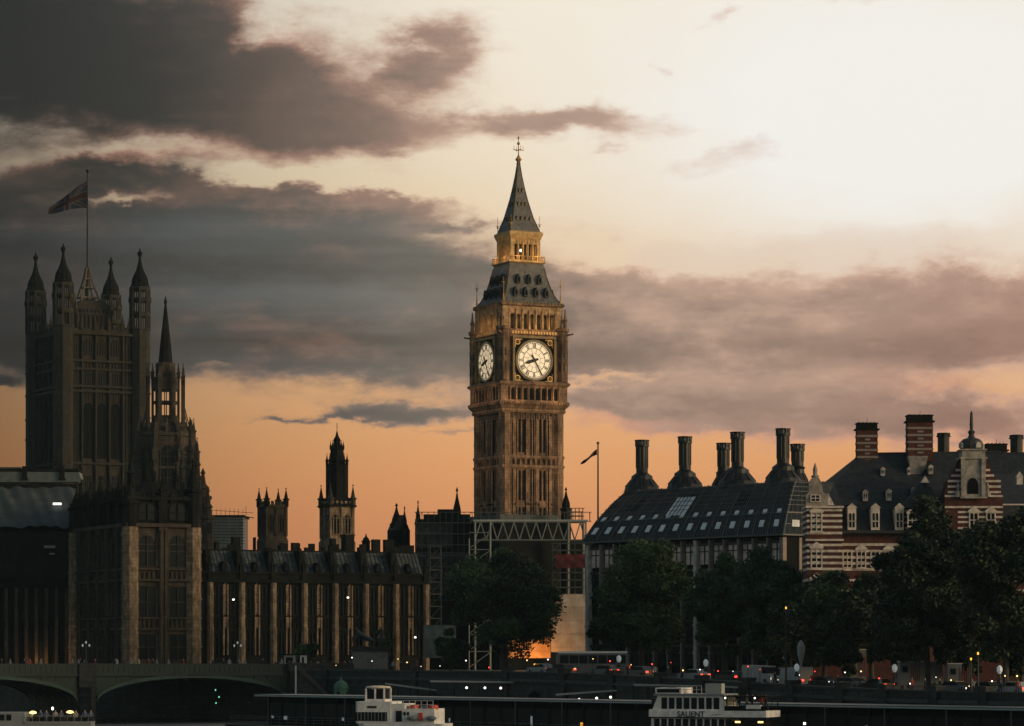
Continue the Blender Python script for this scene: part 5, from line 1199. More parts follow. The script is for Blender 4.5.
def person(kind, X, Y, g, rot, label, group=None, sc=1.):
    o = PROT[kind]
    if kind in USED: o = o.copy(); COL.objects.link(o)
    USED.add(kind); o.location = (X,Y,g); o.rotation_euler = (0,0,rot); o.scale = (sc,sc,sc); tag(o, label, 'person')
    if group: o['group'] = group
    elif 'group' in o: del o['group']
    return o
rn = random.Random(21)
KL = {0: 'person in dark clothes walking along the bridge pavement', 1: 'person in a red top standing by the bridge parapet', 2: 'person in a pale top walking along the bridge pavement', 3: 'person in drab clothes standing by the bridge parapet'}
for i in range(34):
    xx = -rn.uniform(-1, 52); k = rn.choice((0,2,2,3,1,2)); X, Y = blocal(xx, rn.uniform(.8,2.6)); person(k, X, Y, zd, rn.choice((bang+R(90),bang-R(90),bang)), KL[k], 'people crossing the bridge')
# ================= bridgehead: plinth with chariot statue, kiosks, steps, copper green booth
Y = 500; X0 = wx(353,Y); s = F/Y; zz = lambda py: rel(py, s)
o = thing('statue_plinth', 'large pale stone plinth supporting the chariot statue beside the bridge end', 'plinth', (wx(370,Y),Y,7.4), R(8))
m = MB(); w = 17/s; zt = zz(651); m.box(-w,w,-1.6,1.6,0,zt); m.done('block', mat('plinth_stone', (.26,.23,.20), .85, .2, .6, fine=.15), o)
m = MB(); m.box(-w-.3,w+.3,-1.9,1.9,zt+.002,zt+.35); m.box(-w-.15,w+.15,-1.75,1.75,zt+.352,zt+.6); m.box(-w-.25,w+.25,-1.85,1.85,0,.4); m.done('moulding', M_gran, o)
zt += .6
st = thing('chariot_statue', 'dark bronze chariot statue with rearing horses and a standing robed figure', 'statue', (wx(370,Y),Y,7.4+zt), R(8))
M_br = mat('statue_bronze', (.03,.034,.03), .5, .25, 2.)
for k, yy in ((0,-.75),(1,.75)):
    V = [(-.6,yy,1.35),(-1.3,yy,1.75),(-1.8,yy,2.1),(-2.1,yy,2.7),(-2.25,yy,3.0),(-2.65,yy,2.75), (0,yy,1.2)]
    Ed = [(0,1),(1,2),(2,3),(3,4),(4,5),(0,6)]; Rr = [.40,.42,.38,.22,.17,.11,.38]
    def ch(p, pts, rs):
        for q, r in zip(pts, rs): V.append(q); Rr.append(r); Ed.append((p, len(V)-1)); p = len(V)-1
    for sg in (-.2,.2):
        ch(2, [(-2.0,yy+sg,1.6),(-2.6,yy+sg,1.5+sg),(-2.7,yy+sg,1.0+sg)], [.16,.11,.09])
        ch(6, [(.1,yy+sg,.85),(-.15,yy+sg,.5),(.1,yy+sg,.1)], [.22,.12,.10])
    ch(6, [(.5,yy,1.1),(.7,yy,.6)], [.12,.05])
    ch(4, [(-2.15,yy,3.2)], [.05])
    skin('horse', V, Ed, Rr, [M_br], parent=st)
V = [(1.9,0,1.9),(1.9,0,2.4),(1.9,0,2.75),(1.85,0,2.9),(1.85,0,3.12)]; Ed = [(0,1),(1,2),(2,3),(3,4)]; Rr = [.36,.24,.26,.09,.15]
def ch(p, pts, rs):
    for q, r in zip(pts, rs): V.append(q); Rr.append(r); Ed.append((p, len(V)-1)); p = len(V)-1
ch(0, [(1.9,0,1.2),(1.9,0,.85)], [.42,.46]); ch(2, [(1.75,-.35,2.8),(1.5,-.7,3.0),(1.3,-.9,3.3)], [.1,.08,.06]); ch(2, [(1.75,.35,2.8),(1.6,.7,3.1),(1.5,.8,3.4)], [.1,.08,.06])
skin('figure', V, Ed, Rr, [M_br], parent=st)
m = MB(); m.box(1.1,2.7,-.8,.8,.75,.9); m.slab([(1.1,.9),(1.3,.9),(1.15,1.7),(.95,1.7)], -.8, .8)
for yy in (-.85,.8): m.slab([(1.1,.9),(2.7,.9),(2.4,1.25),(1.1,1.6)], yy, yy+.05)
m.tube((1.1,0,.8),(-1.4,0,1.5),.06); m.tube((1.3,-.9,3.3),(1.1,-1.0,5.0),.04); m.done('chariot', M_br, st)
for yy in (-1.,1.): m = MB(); m.M = Matrix.Translation((1.9,yy,.7)); ring(m, .55,.7,-.06,.06,20); [m.tube((0,0,0),(.6*math.cos(R(45*q)),0,.6*math.sin(R(45*q))),.04,4) for q in range(8)]; m.done('wheel', M_br, st)
m = MB(); m.box(-2.9,2.9,-1.4,1.4,0,.12); m.done('base', M_br, st)
def kiosk(name, label, px0, px1, pyt, Y, ms, roofm, d=2.2):
    s = F/Y; o = thing(name, label, 'kiosk', (wx(px0,Y),Y,7.4)); w = (px1-px0)/s; h = rel(pyt,s)
    m = MB(); m.box(0,w,0,d,0,h); m.done('cabin', ms, o); m = MB(); m.box(-.2,w+.2,-.25,d+.2,h+.002,h+.18); m.done('roof', roofm, o)
    m = MB(); m.box(.3,w-.3,-.06,-.005,h-1.3,h-.35); m.done('window', M_glass, o); m = MB(); m.box(.2,w-.2,-.5,-.062,h-1.5,h-1.4); m.done('counter', M_white, o); return o
kiosk('kiosk', 'white snack kiosk box at the end of the bridge', 284, 295, 655, 492, M_conc, M_dark)
kiosk('kiosk', 'smaller bluish white kiosk right of the snack kiosk', 300, 306, 655, 492, M_white, M_dark)
x_, y_ = wx(341,446), 446
o = thing('ticket_booth', 'domed copper green booth at the foot of the bridge steps', 'booth', (x_, y_, 2.6))
m = MB(); m.lathe([(.95,0),(.95,2.7),(1.05,2.72),(1.05,2.9)], 12); m.done('drum', mat('copper_green', (.07,.17,.12), .6, .2, 1.), o)
m = MB(); m.lathe([(1.0,2.902),(.9,3.3),(.6,3.65),(.2,3.85),(.1,4.2),(.02,4.4)], 12); m.done('dome', mat('copper_green', (.07,.17,.12)), o)
for q in range(4): m = MB(); m.M = rz(R(-20+q*90)); m.slab(arch(0,.9,2.3,.6,4), -1.0,-.93); m.done('window', M_glass, o)
# steps from the bridge end down to the landing
o = thing('river_steps', 'stone staircase descending from the bridge end towards the pier', 'steps', (wx(296,474), 474, 0))
m = MB(); sP = F/474
n = 16; x1 = 33/sP; 
for i in range(n): m.box(x1*i/n,x1*(i+1)/n,0,3.2,-1,8.0-(8.0-3.2)*i/n)
m.done('treads', M_gran, o)
m = MB(); m.slab([(-.2,8.9),(0,8.9),(x1,4.1),(x1,3.5),(0,8.3),(-.2,8.3)], -.35, -.002); m.done('balustrade', mat('worn_granite', (.2,.2,.19)), o)
m = MB(); m.tube((0,-.6,2),(0,-.6,8.4),.12,8); m.done('handrail_post', M_white, o)
# ================= pier: floating pontoon with long roof, lit windows below
PL = (wx(262,428), 428.); PR = (wx(1080,312), 312.); pang = math.atan2(PR[1]-PL[1], PR[0]-PL[0]); LL = math.dist(PL, PR)
pr = thing('floating_pier', 'long low floating pier with thin pale roof edge and dark glazed sides', 'pier', (PL[0],PL[1],0), pang)
m = MB(); m.box(0,LL,-1.2,5.5,4.45,4.75); m.done('roof', mat('pier_roof_paint', (.13,.15,.15), .5, .25, .5), pr)
m = MB(); m.box(0,LL,-1.26,-1.2,4.5,4.62); m.done('roof_edge', mat('pier_trim', (.42,.45,.44), .5, .15, .4), pr)
m = MB(); m.box(-6,LL,-2.,7.,-.6,.75); m.done('pontoon', M_dark, pr)
m = MB(); m.box(-6,LL,-2.08,-2.,.55,.75); m.done('fender', M_scaf, pr)
m = MB(); m.box(1,LL,.4,5,.76,4.44); m.done('cabin', M_void, pr)
for i in range(int(LL/3.2)): 
    m = MB(); m.box(1.2+i*3.2,1.35+i*3.2,.2,.398,.76,4.44); m.box(1.35+i*3.2,4.2+i*3.2,.3,.39,1.6,3.6); m.done('glazed_panel', M_glass, pr)
for i in range(int(LL/9)): m = MB(); m.tube((3+i*9,-1.0,.76),(3+i*9,-1.0,4.44),.09); m.done('post', M_scaf, pr)
m = MB(); 
for k in (1.1,1.5,1.85): m.tube((-5,-1.8,k),(LL,-1.8,k),.035,4)
for i in range(int(LL/2)): m.tube((-5+i*2,-1.8,.76),(-5+i*2,-1.8,1.86),.035,4)
m.done('railing', M_scaf, pr)
def plocal(x, y): c, s = math.cos(pang), math.sin(pang); return PL[0]+x*c-y*s, PL[1]+x*s+y*c
rn = random.Random(5)
def pxpier(px):                                                     # distance along the pier at this bearing
    k = (px-512)/F; d = (PR[0]-PL[0], PR[1]-PL[1]); t = (k*PL[1]-PL[0])/(d[0]-k*d[1]); return t*LL
for px, zz_, w, h, ms, lb in ((443,2.1,.25,.7,L_warm,'small warm lit panel just right of the left boat'),(449,1.7,.2,.5,M_globe,'faint lit panel beside the warm pier light'),(493,.95,.6,.35,L_white,'pair of white deck lights on the pier right of the left boat'),
        (531,1.6,.3,1.1,M_globe,'tall pale lit panel in the middle of the pier'),(553,1.,.35,.4,L_white,'white light low on the pier near its orange lamp'),(581,1.5,.4,.6,lampm('orange_glow',(1,.4,.05),.8),'orange glowing lamp low on the pier'),(615,1.2,.25,.35,M_globe,'faint square light between the orange lamp and the white passenger boat'),
        (272,1.6,.5,.3,M_globe,'faint double light at the left end of the pier'),(285,1.4,.7,.5,M_globe,'pale lit window at the left end of the pier'),(343,1.5,.6,.4,M_globe,'dim pair of lights just left of the left boat'),
        (849,2.2,.25,.2,L_gold,'small yellow light on the pier below the right trees'),(866,2.3,.3,.2,L_white,'white spot light on the pier right of the yellow one'),(858,1.4,.2,.2,L_gold,'lower yellow light on the right of the pier'),(967,2.4,.9,.3,L_gold,'wide yellow strip light at the right of the pier'),(804,2.5,.3,.25,L_white,'white light on the pier just right of the passenger boat'),(930,1.3,.2,.2,M_globe,'dim white light on the pier below the dark trees')):
    xx = pxpier(px); X, Y = plocal(xx, .1); m = MB(); o = thing('pier_light', lb, 'light', (X,Y,zz_), pang, 'lights on the pier'); m.box(-w/2,w/2,-.06,.02,0,h); m.done('lens', ms, o); m = MB(); m.box(-w/2-.06,w/2+.06,.022,.12,-.06,h+.06); m.done('housing', M_iron, o)
# gangways sloping from the wall to the pier
def gangway(label, pxa, pxb, pya, pyb, Y, lights=()):
    Y = bank((pxa+pxb)/2)[1]-7
    xa, xb, za, zb = wx(pxa,Y), wx(pxb,Y), wz(pya,Y), wz(pyb,Y); o = thing('gangway', label, 'gangway', (xa,Y,0)); w = xb-xa
    m = MB(); m.slab([(0,za-.22),(w,zb-.22),(w,zb),(0,za)], 0, 2.2); m.done('canopy', M_conc, o)
    m = MB(); m.slab([(0,za-2.9),(w,zb-2.9),(w,zb-2.6),(0,za-2.6)], 0, 2.2)
    for i in range(6): u = w*i/5; zc = za+(zb-za)*i/5; m.tube((u,.05,zc-2.6),(u,.05,zc-.2),.05,4); m.tube((u,2.1,zc-2.6),(u,2.1,zc-.2),.05,4)
    m.done('frame', M_dark, o)
    for i, u in enumerate(lights): m = MB(); zc = za+(zb-za)*u; m.ball((w*u,-.1,zc-.9),.17,6); m.done('bulb', L_white, o)
gangway('covered gangway with pale canopy leaving the bridge steps', 385, 447, 683, 691, 440)
gangway('long covered gangway with three bulbs in the middle of the pier', 430, 552, 680.5, 682, 446, (.3,.45,.58))
gangway('covered gangway with bright bulbs left of the white passenger boat', 556, 626, 694, 689, 436, (.33,.58,.78))
gangway('white canopy right behind the white passenger boat', 634, 706, 684, 685.5, 408)
gangway('short white canopy over the passenger boat bow and mast', 708, 738, 685, 686.5, 405)
m = MB(); xx, yy = bank(540)
o = thing('culvert', 'round arched drain opening in the river wall under the big tree', 'culvert', (xx,yy,0), BANK_A); m.slab([(1.6*math.cos(math.pi*i/10), 3.6+1.6*math.sin(math.pi*i/10)) for i in range(11)]+[(-1.6,0),(1.6,0)], -1.0,-.86); m.done('opening', M_void, o)
# ================= boats
M_boat = mat('boat_white', (.82,.79,.75), .45, .2, .9, fine=.12); M_boatg = mat('boat_grey', (.22,.24,.25), .5, .15, .7)
FONT = bpy.data.fonts.load('<builtin>') if False else None
def lettering(txt, size, parent, loc, rot, m_, name='name_lettering'):
    c = bpy.data.curves.new(name, 'FONT'); c.body = txt; c.size = size; c.extrude = .01; c.align_x = 'CENTER'; c.offset = .012
    t = bpy.data.objects.new('tmp', c); COL.objects.link(t); dg = bpy.context.evaluated_depsgraph_get(); me = bpy.data.meshes.new_from_object(t.evaluated_get(dg)); bpy.data.objects.remove(t)
    me.materials.clear(); me.materials.append(m_); o = bpy.data.objects.new(name, me); COL.objects.link(o); o.parent = parent; o.location = loc; o.rotation_euler = rot; return o
# --- white passenger boat; local x along the side seen, side at y=0 facing the camera, stern at the right end
Yt = 336.; st_ = F/Yt; zz = lambda py: wz(py, Yt)
bt = thing('passenger_boat', 'white two deck passenger boat with open rear deck moored at the right of centre', 'boat', (wx(649,Yt), Yt+4.5, 0), R(-21))
def hull(B, L, W_, z0, z1, bow=3.5, inset=0.):
    P = [(0+inset,W_/2),(bow*.35,inset+W_*.14),(bow,inset),(L-inset,inset),(L-inset,W_-inset),(bow,W_-inset),(bow*.35,W_*.86-inset)]; B.plate(P, z0, z1)
Lb = 13.2; Wb = 5.2
k = Lb/ (8.2)
m = MB(); hull(m, Lb, Wb, -.3, 2.0, 2.5); m.done('hull', M_boat, bt)
zA, zB_, zC = zz(717), zz(712.5), zz(696.2)
m = MB(); m.box(.4,8.6,.15,Wb-.15,2.0,zA); m.box(.2,9.0,.05,Wb-.05,zA,zz(710)); m.done('lower_cabin', M_boat, bt)
m = MB(); m.box(.2,Lb,-.05,Wb+.05,zz(717.5),zz(711)); m.done('deck_band', M_boat, bt)
m = MB(); m.slab([(.5,zz(711)+.005),(8.9,zz(711)+.005),(8.2,zC),(1.1,zC)], .2, Wb-.2); m.done('upper_cabin', M_boat, bt)
m = MB(); m.box(.7,8.5,.0,Wb,zC+.002,zC+.22); m.box(2.0,3.0,.8,1.8,zC+.22,zC+.9); m.done('roof', M_boatg, bt)
m = MB(); m.box(.7,3.6,.6,Wb-.6,zC+.23,zC+.85); m.done('wheelhouse', M_boat, bt)
m = MB(); m.box(.9,3.4,.56,.599,zC+.33,zC+.72); m.done('wheelhouse_window', M_glass, bt)
m = MB(); m.box(6.1,7.9,1.2,2.4,zC+.23,zC+1.3); m.done('funnel', M_conc, bt)
for i in range(8):
    a = 1.55+i*.83; m = MB(); m.slab([(a,zz(709.5)),(a+.62,zz(709.5)),(a+.62,zz(698)),(a,zz(698))], .16, .195); m.done('window', M_glass, bt)
for i in range(11):
    a = .75+i*.8; m = MB(); m.box(a,a+.6,.1,.148,2.3,zA-.25); m.done('window', M_glass, bt)
for xx, a in ((.43,-1),):
    m = MB(); m.M = Matrix.Translation((.2,Wb/2,0)) @ rz(-math.pi/2)
    for q in range(5): m.box(-2.1+q*.86,-1.4+q*.86,.1,.2,zz(708),zz(699))
    m.done('front_window', M_glass, bt)
lettering('SALIENT', .82, bt, (4.9,-.07,zz(717.2)), (R(90),0,0), M_iron)
m = MB()
for k_ in (0.35,.7,1.05): m.tube((8.9,.0,zz(711)+k_),(Lb-.1,.0,zz(711)+k_),.035,4); m.tube((Lb-.1,.0,zz(711)+k_),(Lb-.1,Wb,zz(711)+k_),.035,4)
for i in range(9): m.tube((8.9+i*.7,0,zz(711)),(8.9+i*.7,0,zz(711)+1.06),.035,4)
m.box(8.6,Lb-.05,.02,.06,zz(711),zz(711)+.5); m.done('deck_railing', M_dark, bt)
m = MB()
for x_, y_ in ((8.8,.2),(Lb-.2,.2),(Lb-.2,Wb-.2)): m.tube((x_,y_,zz(711)),(x_,y_,zC-.05),.06)
m.box(8.5,Lb,-.1,Wb+.1,zC-.08,zC+.06); m.done('rear_canopy', M_dark, bt)
m = MB(); m.box(9.2,Lb-.3,.3,Wb-.3,1.9,zz(722)); m.done('rear_cabin', M_dark, bt)
m = MB(); m.box(11.,12.6,-.1,.5,zz(709),zz(705)); m.done('life_raft', M_boat, bt)
for px_, c in ((10.1,L_warm),(12.6,L_warm)): m = MB(); m.box(px_-.28,px_+.28,-.14,-.06,zz(723),zz(721.3)); m.done('deck_light', c, bt)
for px_ in (8.75,12.): m = MB(); m.ball((px_,-.2,zC-.2),.11,6); m.done('lamp', L_white, bt)
def blc(o, x, y): a = o.rotation_euler.z; c, s = math.cos(a), math.sin(a); return o.location.x+x*c-y*s, o.location.y+x*s+y*c
for i, (x_, y_, k, lb) in enumerate(((9.8,1.,3,'person in drab clothes on the open rear deck nearest the cabin'),(10.6,1.6,2,'person in a pale top in the middle of the open rear deck'),(11.4,.9,0,'person in dark clothes behind the white raft on the rear deck'),(12.0,2.4,1,'person in a red top at the back of the boat rear deck'),(12.8,1.4,0,'person in dark clothes at the stern rail of the passenger boat'))):
    X, Y = blc(bt, x_, y_); person(k, X, Y, zz(711), R(-21+i*70), lb)
# --- left boat with raised wheelhouse and orange buoys
Yl = 352.; zz = lambda py: wz(py, Yl)
bl = thing('tour_boat', 'white tour boat with raised wheelhouse and red life floats moored left of centre', 'boat', (wx(352,Yl), Yl+3, 0), R(-14))
sl_ = F/Yl; Ll = 88/sl_/.95; 
m = MB(); hull(m, Ll, 4.6, -.3, zz(724), 1.2); m.done('hull', M_boat, bl)
m = MB(); m.plate([(0,2.3),(.2,.3),(.5,0),(4.3,0),(4.3,4.6),(.5,4.6),(.2,4.3)], zz(724), zz(702)); m.done('forward_cabin', M_boat, bl)
m = MB(); m.box(.15,3.9,-.06,-.005,zz(721.5),zz(712.5)); m.done('window_band', M_glass, bl)
m = MB()
for i in range(9): m.box(.5+i*.4,.55+i*.4,-.1,-.062,zz(721.5),zz(712.5))
m.done('window_bars', M_boatg, bl)
m = MB(); m.box(1.6,2.7,-.03,-.006,zz(708.5),zz(706.3)); m.done('name_plate', M_iron, bl)
m = MB(); m.box(4.31,9.3,.1,4.5,zz(724),zz(709)); m.box(4.31,5.9,.05,4.5,zz(709),zz(704)); m.done('rear_cabin', M_boat, bl)
m = MB(); m.box(4.9,5.6,.02,.048,zz(722),zz(711)); m.done('door', M_glass, bl)
for q in (5.9,6.3): m = MB(); m.slab([(q+.14*math.cos(R(30*i)), zz(714)+.22*math.sin(R(30*i))) for i in range(12)], .04,.098); m.done('porthole', M_glass, bl)
m = MB(); m.box(1.1,3.4,.8,3.6,zz(702)+.003,zz(699.5)); 
for x_, y_ in ((1.2,.9),(3.3,.9),(1.2,3.5),(3.3,3.5),(2.25,.9)): m.box(x_-.09,x_+.09,y_-.06,y_+.06,zz(699.5),zz(688.8))
m.done('wheelhouse', M_boat, bl)
m = MB(); m.box(1.3,3.2,1.0,3.4,zz(699.5),zz(690)); m.done('wheelhouse_window', M_glass, bl)
m = MB(); m.lathe([(1.35,zz(688.8)),(1.5,zz(688)),(1.35,zz(686.7)),(.5,zz(686))], 10, (2.25,2.2)); m.done('wheelhouse_roof', mat('cream_paint', (.7,.6,.44), .5, .1, 1.), bl)
M_float = mat('float_red', (.55,.09,.05), .6, .25, 2.); M_rub = mat('grey_rubber', (.14,.17,.19), .6, .2, 2.)
for q in (6.7,9.0-.1):
    m = MB(); m.lathe([(.45,zz(711)+.15),(.55,zz(710)),(.55,zz(706)),(.4,zz(705.2))], 12, (q,1.2)); m.done('life_float', M_float, bl)
    m = MB(); m.ball((q+.1,-.0,zz(718.5)),.62,12,.45); m.done('grey_fender', M_rub, bl)
for q in (5.8,7.8): m = MB(); m.lathe([(.42,zz(711)+.15),(.5,zz(709)),(.4,zz(706.5))], 10, (q,1.3)); m.done('drum', M_rub, bl)
m = MB(); m.box(7.5,8.0,-.1,.098,zz(721),zz(713)); m.done('red_locker', M_float, bl)
m = MB()
for h_ in (.45,.9): m.tube((4.4,.12,zz(709)+h_),(9.2,.12,zz(709)+h_),.035,4)
for i in range(8): m.tube((4.4+i*.68,.12,zz(709)),(4.4+i*.68,.12,zz(709)+.9),.035,4)
m.done('railing', M_white, bl)
# --- boat cut by the bottom left corner with passengers on top
Yc2 = 345.; zz = lambda py: wz(py, Yc2)
bc = thing('open_top_boat', 'grey open topped boat with passengers at the bottom left corner', 'boat', (wx(-34,Yc2), Yc2, 0), R(2))
Lc = (93+34)/(F/Yc2)
m = MB(); m.M = Matrix.Translation((Lc,0,0)) @ Matrix.Scale(-1,4,(1,0,0)); hull(m, Lc, 5., -.3, 2., 2.); m.done('hull', M_boatg, bc)
m = MB(); m.box(.2,Lc-.3,.1,4.9,2.0,zz(722)); m.done('cabin', M_boatg, bc)
m = MB(); m.box(.2,6.3,.2,4.5,zz(722)+.003,zz(712.5)); m.done('front_cabin', M_boatg, bc)
for q in (3.6,4.35): m = MB(); m.box(q,q+.5,.14,.198,zz(720.5),zz(714.5)); m.done('window', M_glass, bc)
m = MB(); m.box(6.3,Lc-.3,.0,.08,zz(724),zz(721.5)); 
for i in range(10): m.tube((6.4+i*.75,.04,zz(722)),(6.4+i*.75,.04,zz(716)),.03,4)
m.tube((6.3,.04,zz(716)),(Lc-.3,.04,zz(716)),.035,4); m.done('railing', M_boatg, bc)
m = MB(); m.box(6.6,Lc-.8,1.2,1.7,zz(722),zz(722)+.45); m.box(6.6,Lc-.8,2.8,3.3,zz(722),zz(722)+.45); m.done('bench', M_dark, bc)
for i in range(9):
    q = 6.9+i*.8; y_ = 1.4 if i % 2 == 0 else 3.0; X, Y = blc(bc, q, y_); k = 4 if i % 3 else 5
    person(k, X, Y, zz(722)-.48, R(20*(i % 5)-40), {4:'person in a dark blue top seated on the open topped boat', 5:'person in a pale top seated on the open topped boat'}[k], 'passengers seated on the open topped boat')
for q, py, ms, w, lb in ((33,713,L_gold,.4,'left of two yellow lamps over the open topped boat passengers'),(70,712.5,L_warm,.42,'right of two warm lamps over the open topped boat passengers'),(52.5,709,L_white,.13,'small white lamp between the yellow lamps of the open topped boat')):
    X = wx(q,Yc2+1.5); o = thing('deck_lamp', lb, 'lamp', (X,Yc2+1.5,zz(722))); h_ = zz(py)-zz(722); m = MB(); m.tube((0,0,0),(0,0,h_-.1),.04,5); m.done('pole', M_iron, o); m = MB(); m.lathe([(.05,h_-.14),(w,h_-.05),(w*.8,h_+.12),(.05,h_+.2)], 8); m.done('lamp_head', ms, o)
# rails, ropes and stains on the passenger boat
# ================= vehicles on the embankment
def car_parts(body, name='parked_car', van=False):
    t = bpy.data.objects.new(name, None); COL.objects.link(t)
    L, W_, H = (4.3,1.75,1.45) if not van else (5.2,1.95,2.3)
    m = MB(); P = [(-L/2,.3),(L/2,.3),(L/2,.75),(L/2-.15,.88),(L*.22,.95),(-L*.36,.98),(-L/2,.9)]
    if van: P = [(-L/2,.3),(L/2,.3),(L/2,1.0),(L/2-.7,1.25),(L/2-1.2,2.2),(-L/2+.1,H),(-L/2,2.0)]
    m.slab(P, -W_/2, W_/2)
    if not van: m.slab([(-L*.30,H-.03),(L*.02,H),(L*.10,H-.03),(L*.10,H-.09),(-L*.30,H-.09)], -W_*.40, W_*.40); m.slab([(-L*.40,.97),(-L*.31,H-.08),(-L*.28,H-.08),(-L*.36,.97)], -W_*.41, W_*.41)
    m.done('body', body, t)
    if not van:
        m = MB(); m.slab([(-L*.38,.96),(L*.23,.94),(L*.09,H-.1),(-L*.29,H-.1)], -W_*.42, W_*.42); m.done('window', M_glass, t)
    else:
        m = MB(); m.slab([(L/2-1.15,2.1),(L/2-.68,1.3),(L/2-1.5,1.3),(L/2-1.6,2.1)], -W_/2-.02, W_/2+.02); m.done('window', M_glass, t)
    for x_ in (-L*.31,L*.31):
        for y_ in (-W_/2+.1,W_/2-.1):
            m = MB(); m.M = Matrix.Translation((x_,y_,.32)); ring(m, .16,.32,-.12,.12,14); w_ = m.done('wheel', M_iron, t)
            m = MB(); m.M = Matrix.Translation((x_,y_,.32)); ring(m, .03,.16,-.1,.1,10); m.done('rim', M_scaf, w_)
    for y_ in (-W_*.36,W_*.36):
        m = MB(); m.box(-L/2-.04,-L/2+.05,y_-.2,y_+.2,.62,.84); m.done('taillight', L_red, t)
        m = MB(); m.box(L/2-.05,L/2+.04,y_-.2,y_+.2,.58,.78); m.done('headlight', L_white, t)
    return t
paint = {c: mat(c+'_car_paint', v, .3, 0) for c, v in (('silver',(.3,.31,.32)),('white',(.34,.34,.34)),('black',(.015,.015,.016)),('blue',(.03,.05,.12)),('grey',(.12,.125,.13)),('red',(.28,.02,.02)))}
PC_ = {c: car_parts(paint[c]) for c in ('silver','black','grey')}; PC_['white'] = car_parts(paint['white'], 'delivery_van', True); U2 = set()
def car(c, px, back, lb, head=0, kind='car'):
    X, Y, g = street(px, back); o = PC_[c]
    if c in U2: o = dup(o)
    U2.add(c); o.location = (X,Y,g); o.rotation_euler = (0,0,BANK_A+(0 if head else math.pi)+R(8)); tag(o, lb, kind, 'traffic on the embankment road')
# turned a little towards the camera so that lamps show
car('silver', 541, 7, 'silver car in front of the bus under the big tree'); car('black', 561, 4.5, 'black car with red tail lights just right of the silver car by the bus')
car('grey', 604, 5, 'grey car with red tail lights beside the flagpole base')
car('silver', 694, 5, 'pale car with bright tail lights below the second stone column'); car('black', 728, 6, 'dark car with a single red light left of the white van', 0)
car('white', 792, 6, 'white van below the amber lamp', 0, 'van'); car('black', 826, 5, 'dark car with warm lights nearest to the white van', 1)
car('grey', 852, 6, 'grey car facing right with headlights on, left of the white trailer', 1); car('black', 876, 5, 'dark car immediately left of the white trailer', 0)
car('grey', 957, 4, 'grey car with two lights just right of the white trailer', 1); car('black', 984, 5, 'dark car in front of the twin amber traffic lights', 0); car('silver', 1013, 5, 'pale car with red tail lights at the right edge', 0)
car('grey', 640, 6, 'grey car half hidden behind the wall under the tallest office tree', 0)
car('white', 762, 8, 'white van parked just left of the other white van', 1, 'van')
# bus
X, Y, g = street(588, 12); b = thing('bus', 'long single deck bus with white roof line right of the big tree', 'bus', (X-4.2,Y,g), R(-6))
Lq = 9.6; m = MB(); m.slab([(0,.35),(Lq,.35),(Lq,1.5),(Lq-.1,2.95),(Lq-.4,3.1),(.3,3.1),(.05,2.9),(0,1.5)], 0, 2.4); m.done('body', paint['grey'], b)
m = MB(); m.box(.2,Lq-.2,-.03,2.43,2.86,3.14); m.done('roof', M_white, b)
for i in range(7): m = MB(); m.box(.5+i*1.27,1.62+i*1.27,-.05,-.002,1.5,2.6); m.done('window', M_glass, b)
m = MB(); m.M = rz(-math.pi/2); m.box(-2.25,-.15,-.06,-.002,1.3,2.7); m.done('windscreen', mat('pale_screen', (.35,.42,.42), .2, .1, 1.), b)
for x_ in (1.8,7.6): m = MB(); m.M = Matrix.Translation((x_,.05,.48)); ring(m,.2,.48,-.15,.2,16); m.done('wheel', M_iron, b)
for y_ in (.2,1.9): m = MB(); m.box(Lq-.02,Lq+.05,y_,y_+.3,.8,1.1); m.done('taillight', L_red, b)
# white trailer and hoardings on the right
def trailer(label, px0, px1, pyt, back):
    X, Y, g = street(px0, back); s = F/Y; w = (px1-px0)/s; h = wz(pyt,Y)-g; o = thing('site_trailer', label, 'trailer', (X,Y,g)); m = MB(); m.box(0,w,0,2.5,.5,h); m.done('box', mat('trailer_white', (.20,.21,.22), .6, .15, .6), o)
    m = MB(); m.box(-.05,w+.05,-.06,2.56,h+.002,h+.1); m.done('roof_edge', M_white, o); m = MB(); m.box(.3,.9,-.05,-.003,h-1.2,h-.5); m.done('window', M_glass, o)
    m = MB(); 
    for i in range(5): m.box(1.3+i*.22,1.4+i*.22,-.04,-.002,1.0,h-.4-i%2*.4)
    m.done('pink_stripes', mat('pink_paint', (.20,.08,.09), .7, .2, 1.), o)
    for x_ in (w*.25,w*.8): m = MB(); m.M = Matrix.Translation((x_,.1,.4)); ring(m,.15,.4,-.12,.12,14); m.done('wheel', M_iron, o)
trailer('pale box trailer with pink stripes under the dark right trees', 900, 943, 662, 16); trailer('second pale trailer partly hidden by a tree trunk at right', 948, 962, 664, 17)
trailer('small pale cabin low between the trees left of the box trailer', 848, 866, 650, 24)
# parasol-like white sign and site boards near the big trunks
X, Y, g = street(801, 20); o = thing('folded_parasol', 'folded white parasol standing between the trees', 'parasol', (X,Y,g)); m = MB(); m.tube((0,0,0),(0,0,2.6),.05); m.done('pole', M_iron, o)
m = MB(); m.lathe([(.1,2.0),(.45,3.6),(.5,4.4),(.3,5.0),(.05,5.3)], 8); m.done('canopy', M_conc, o)
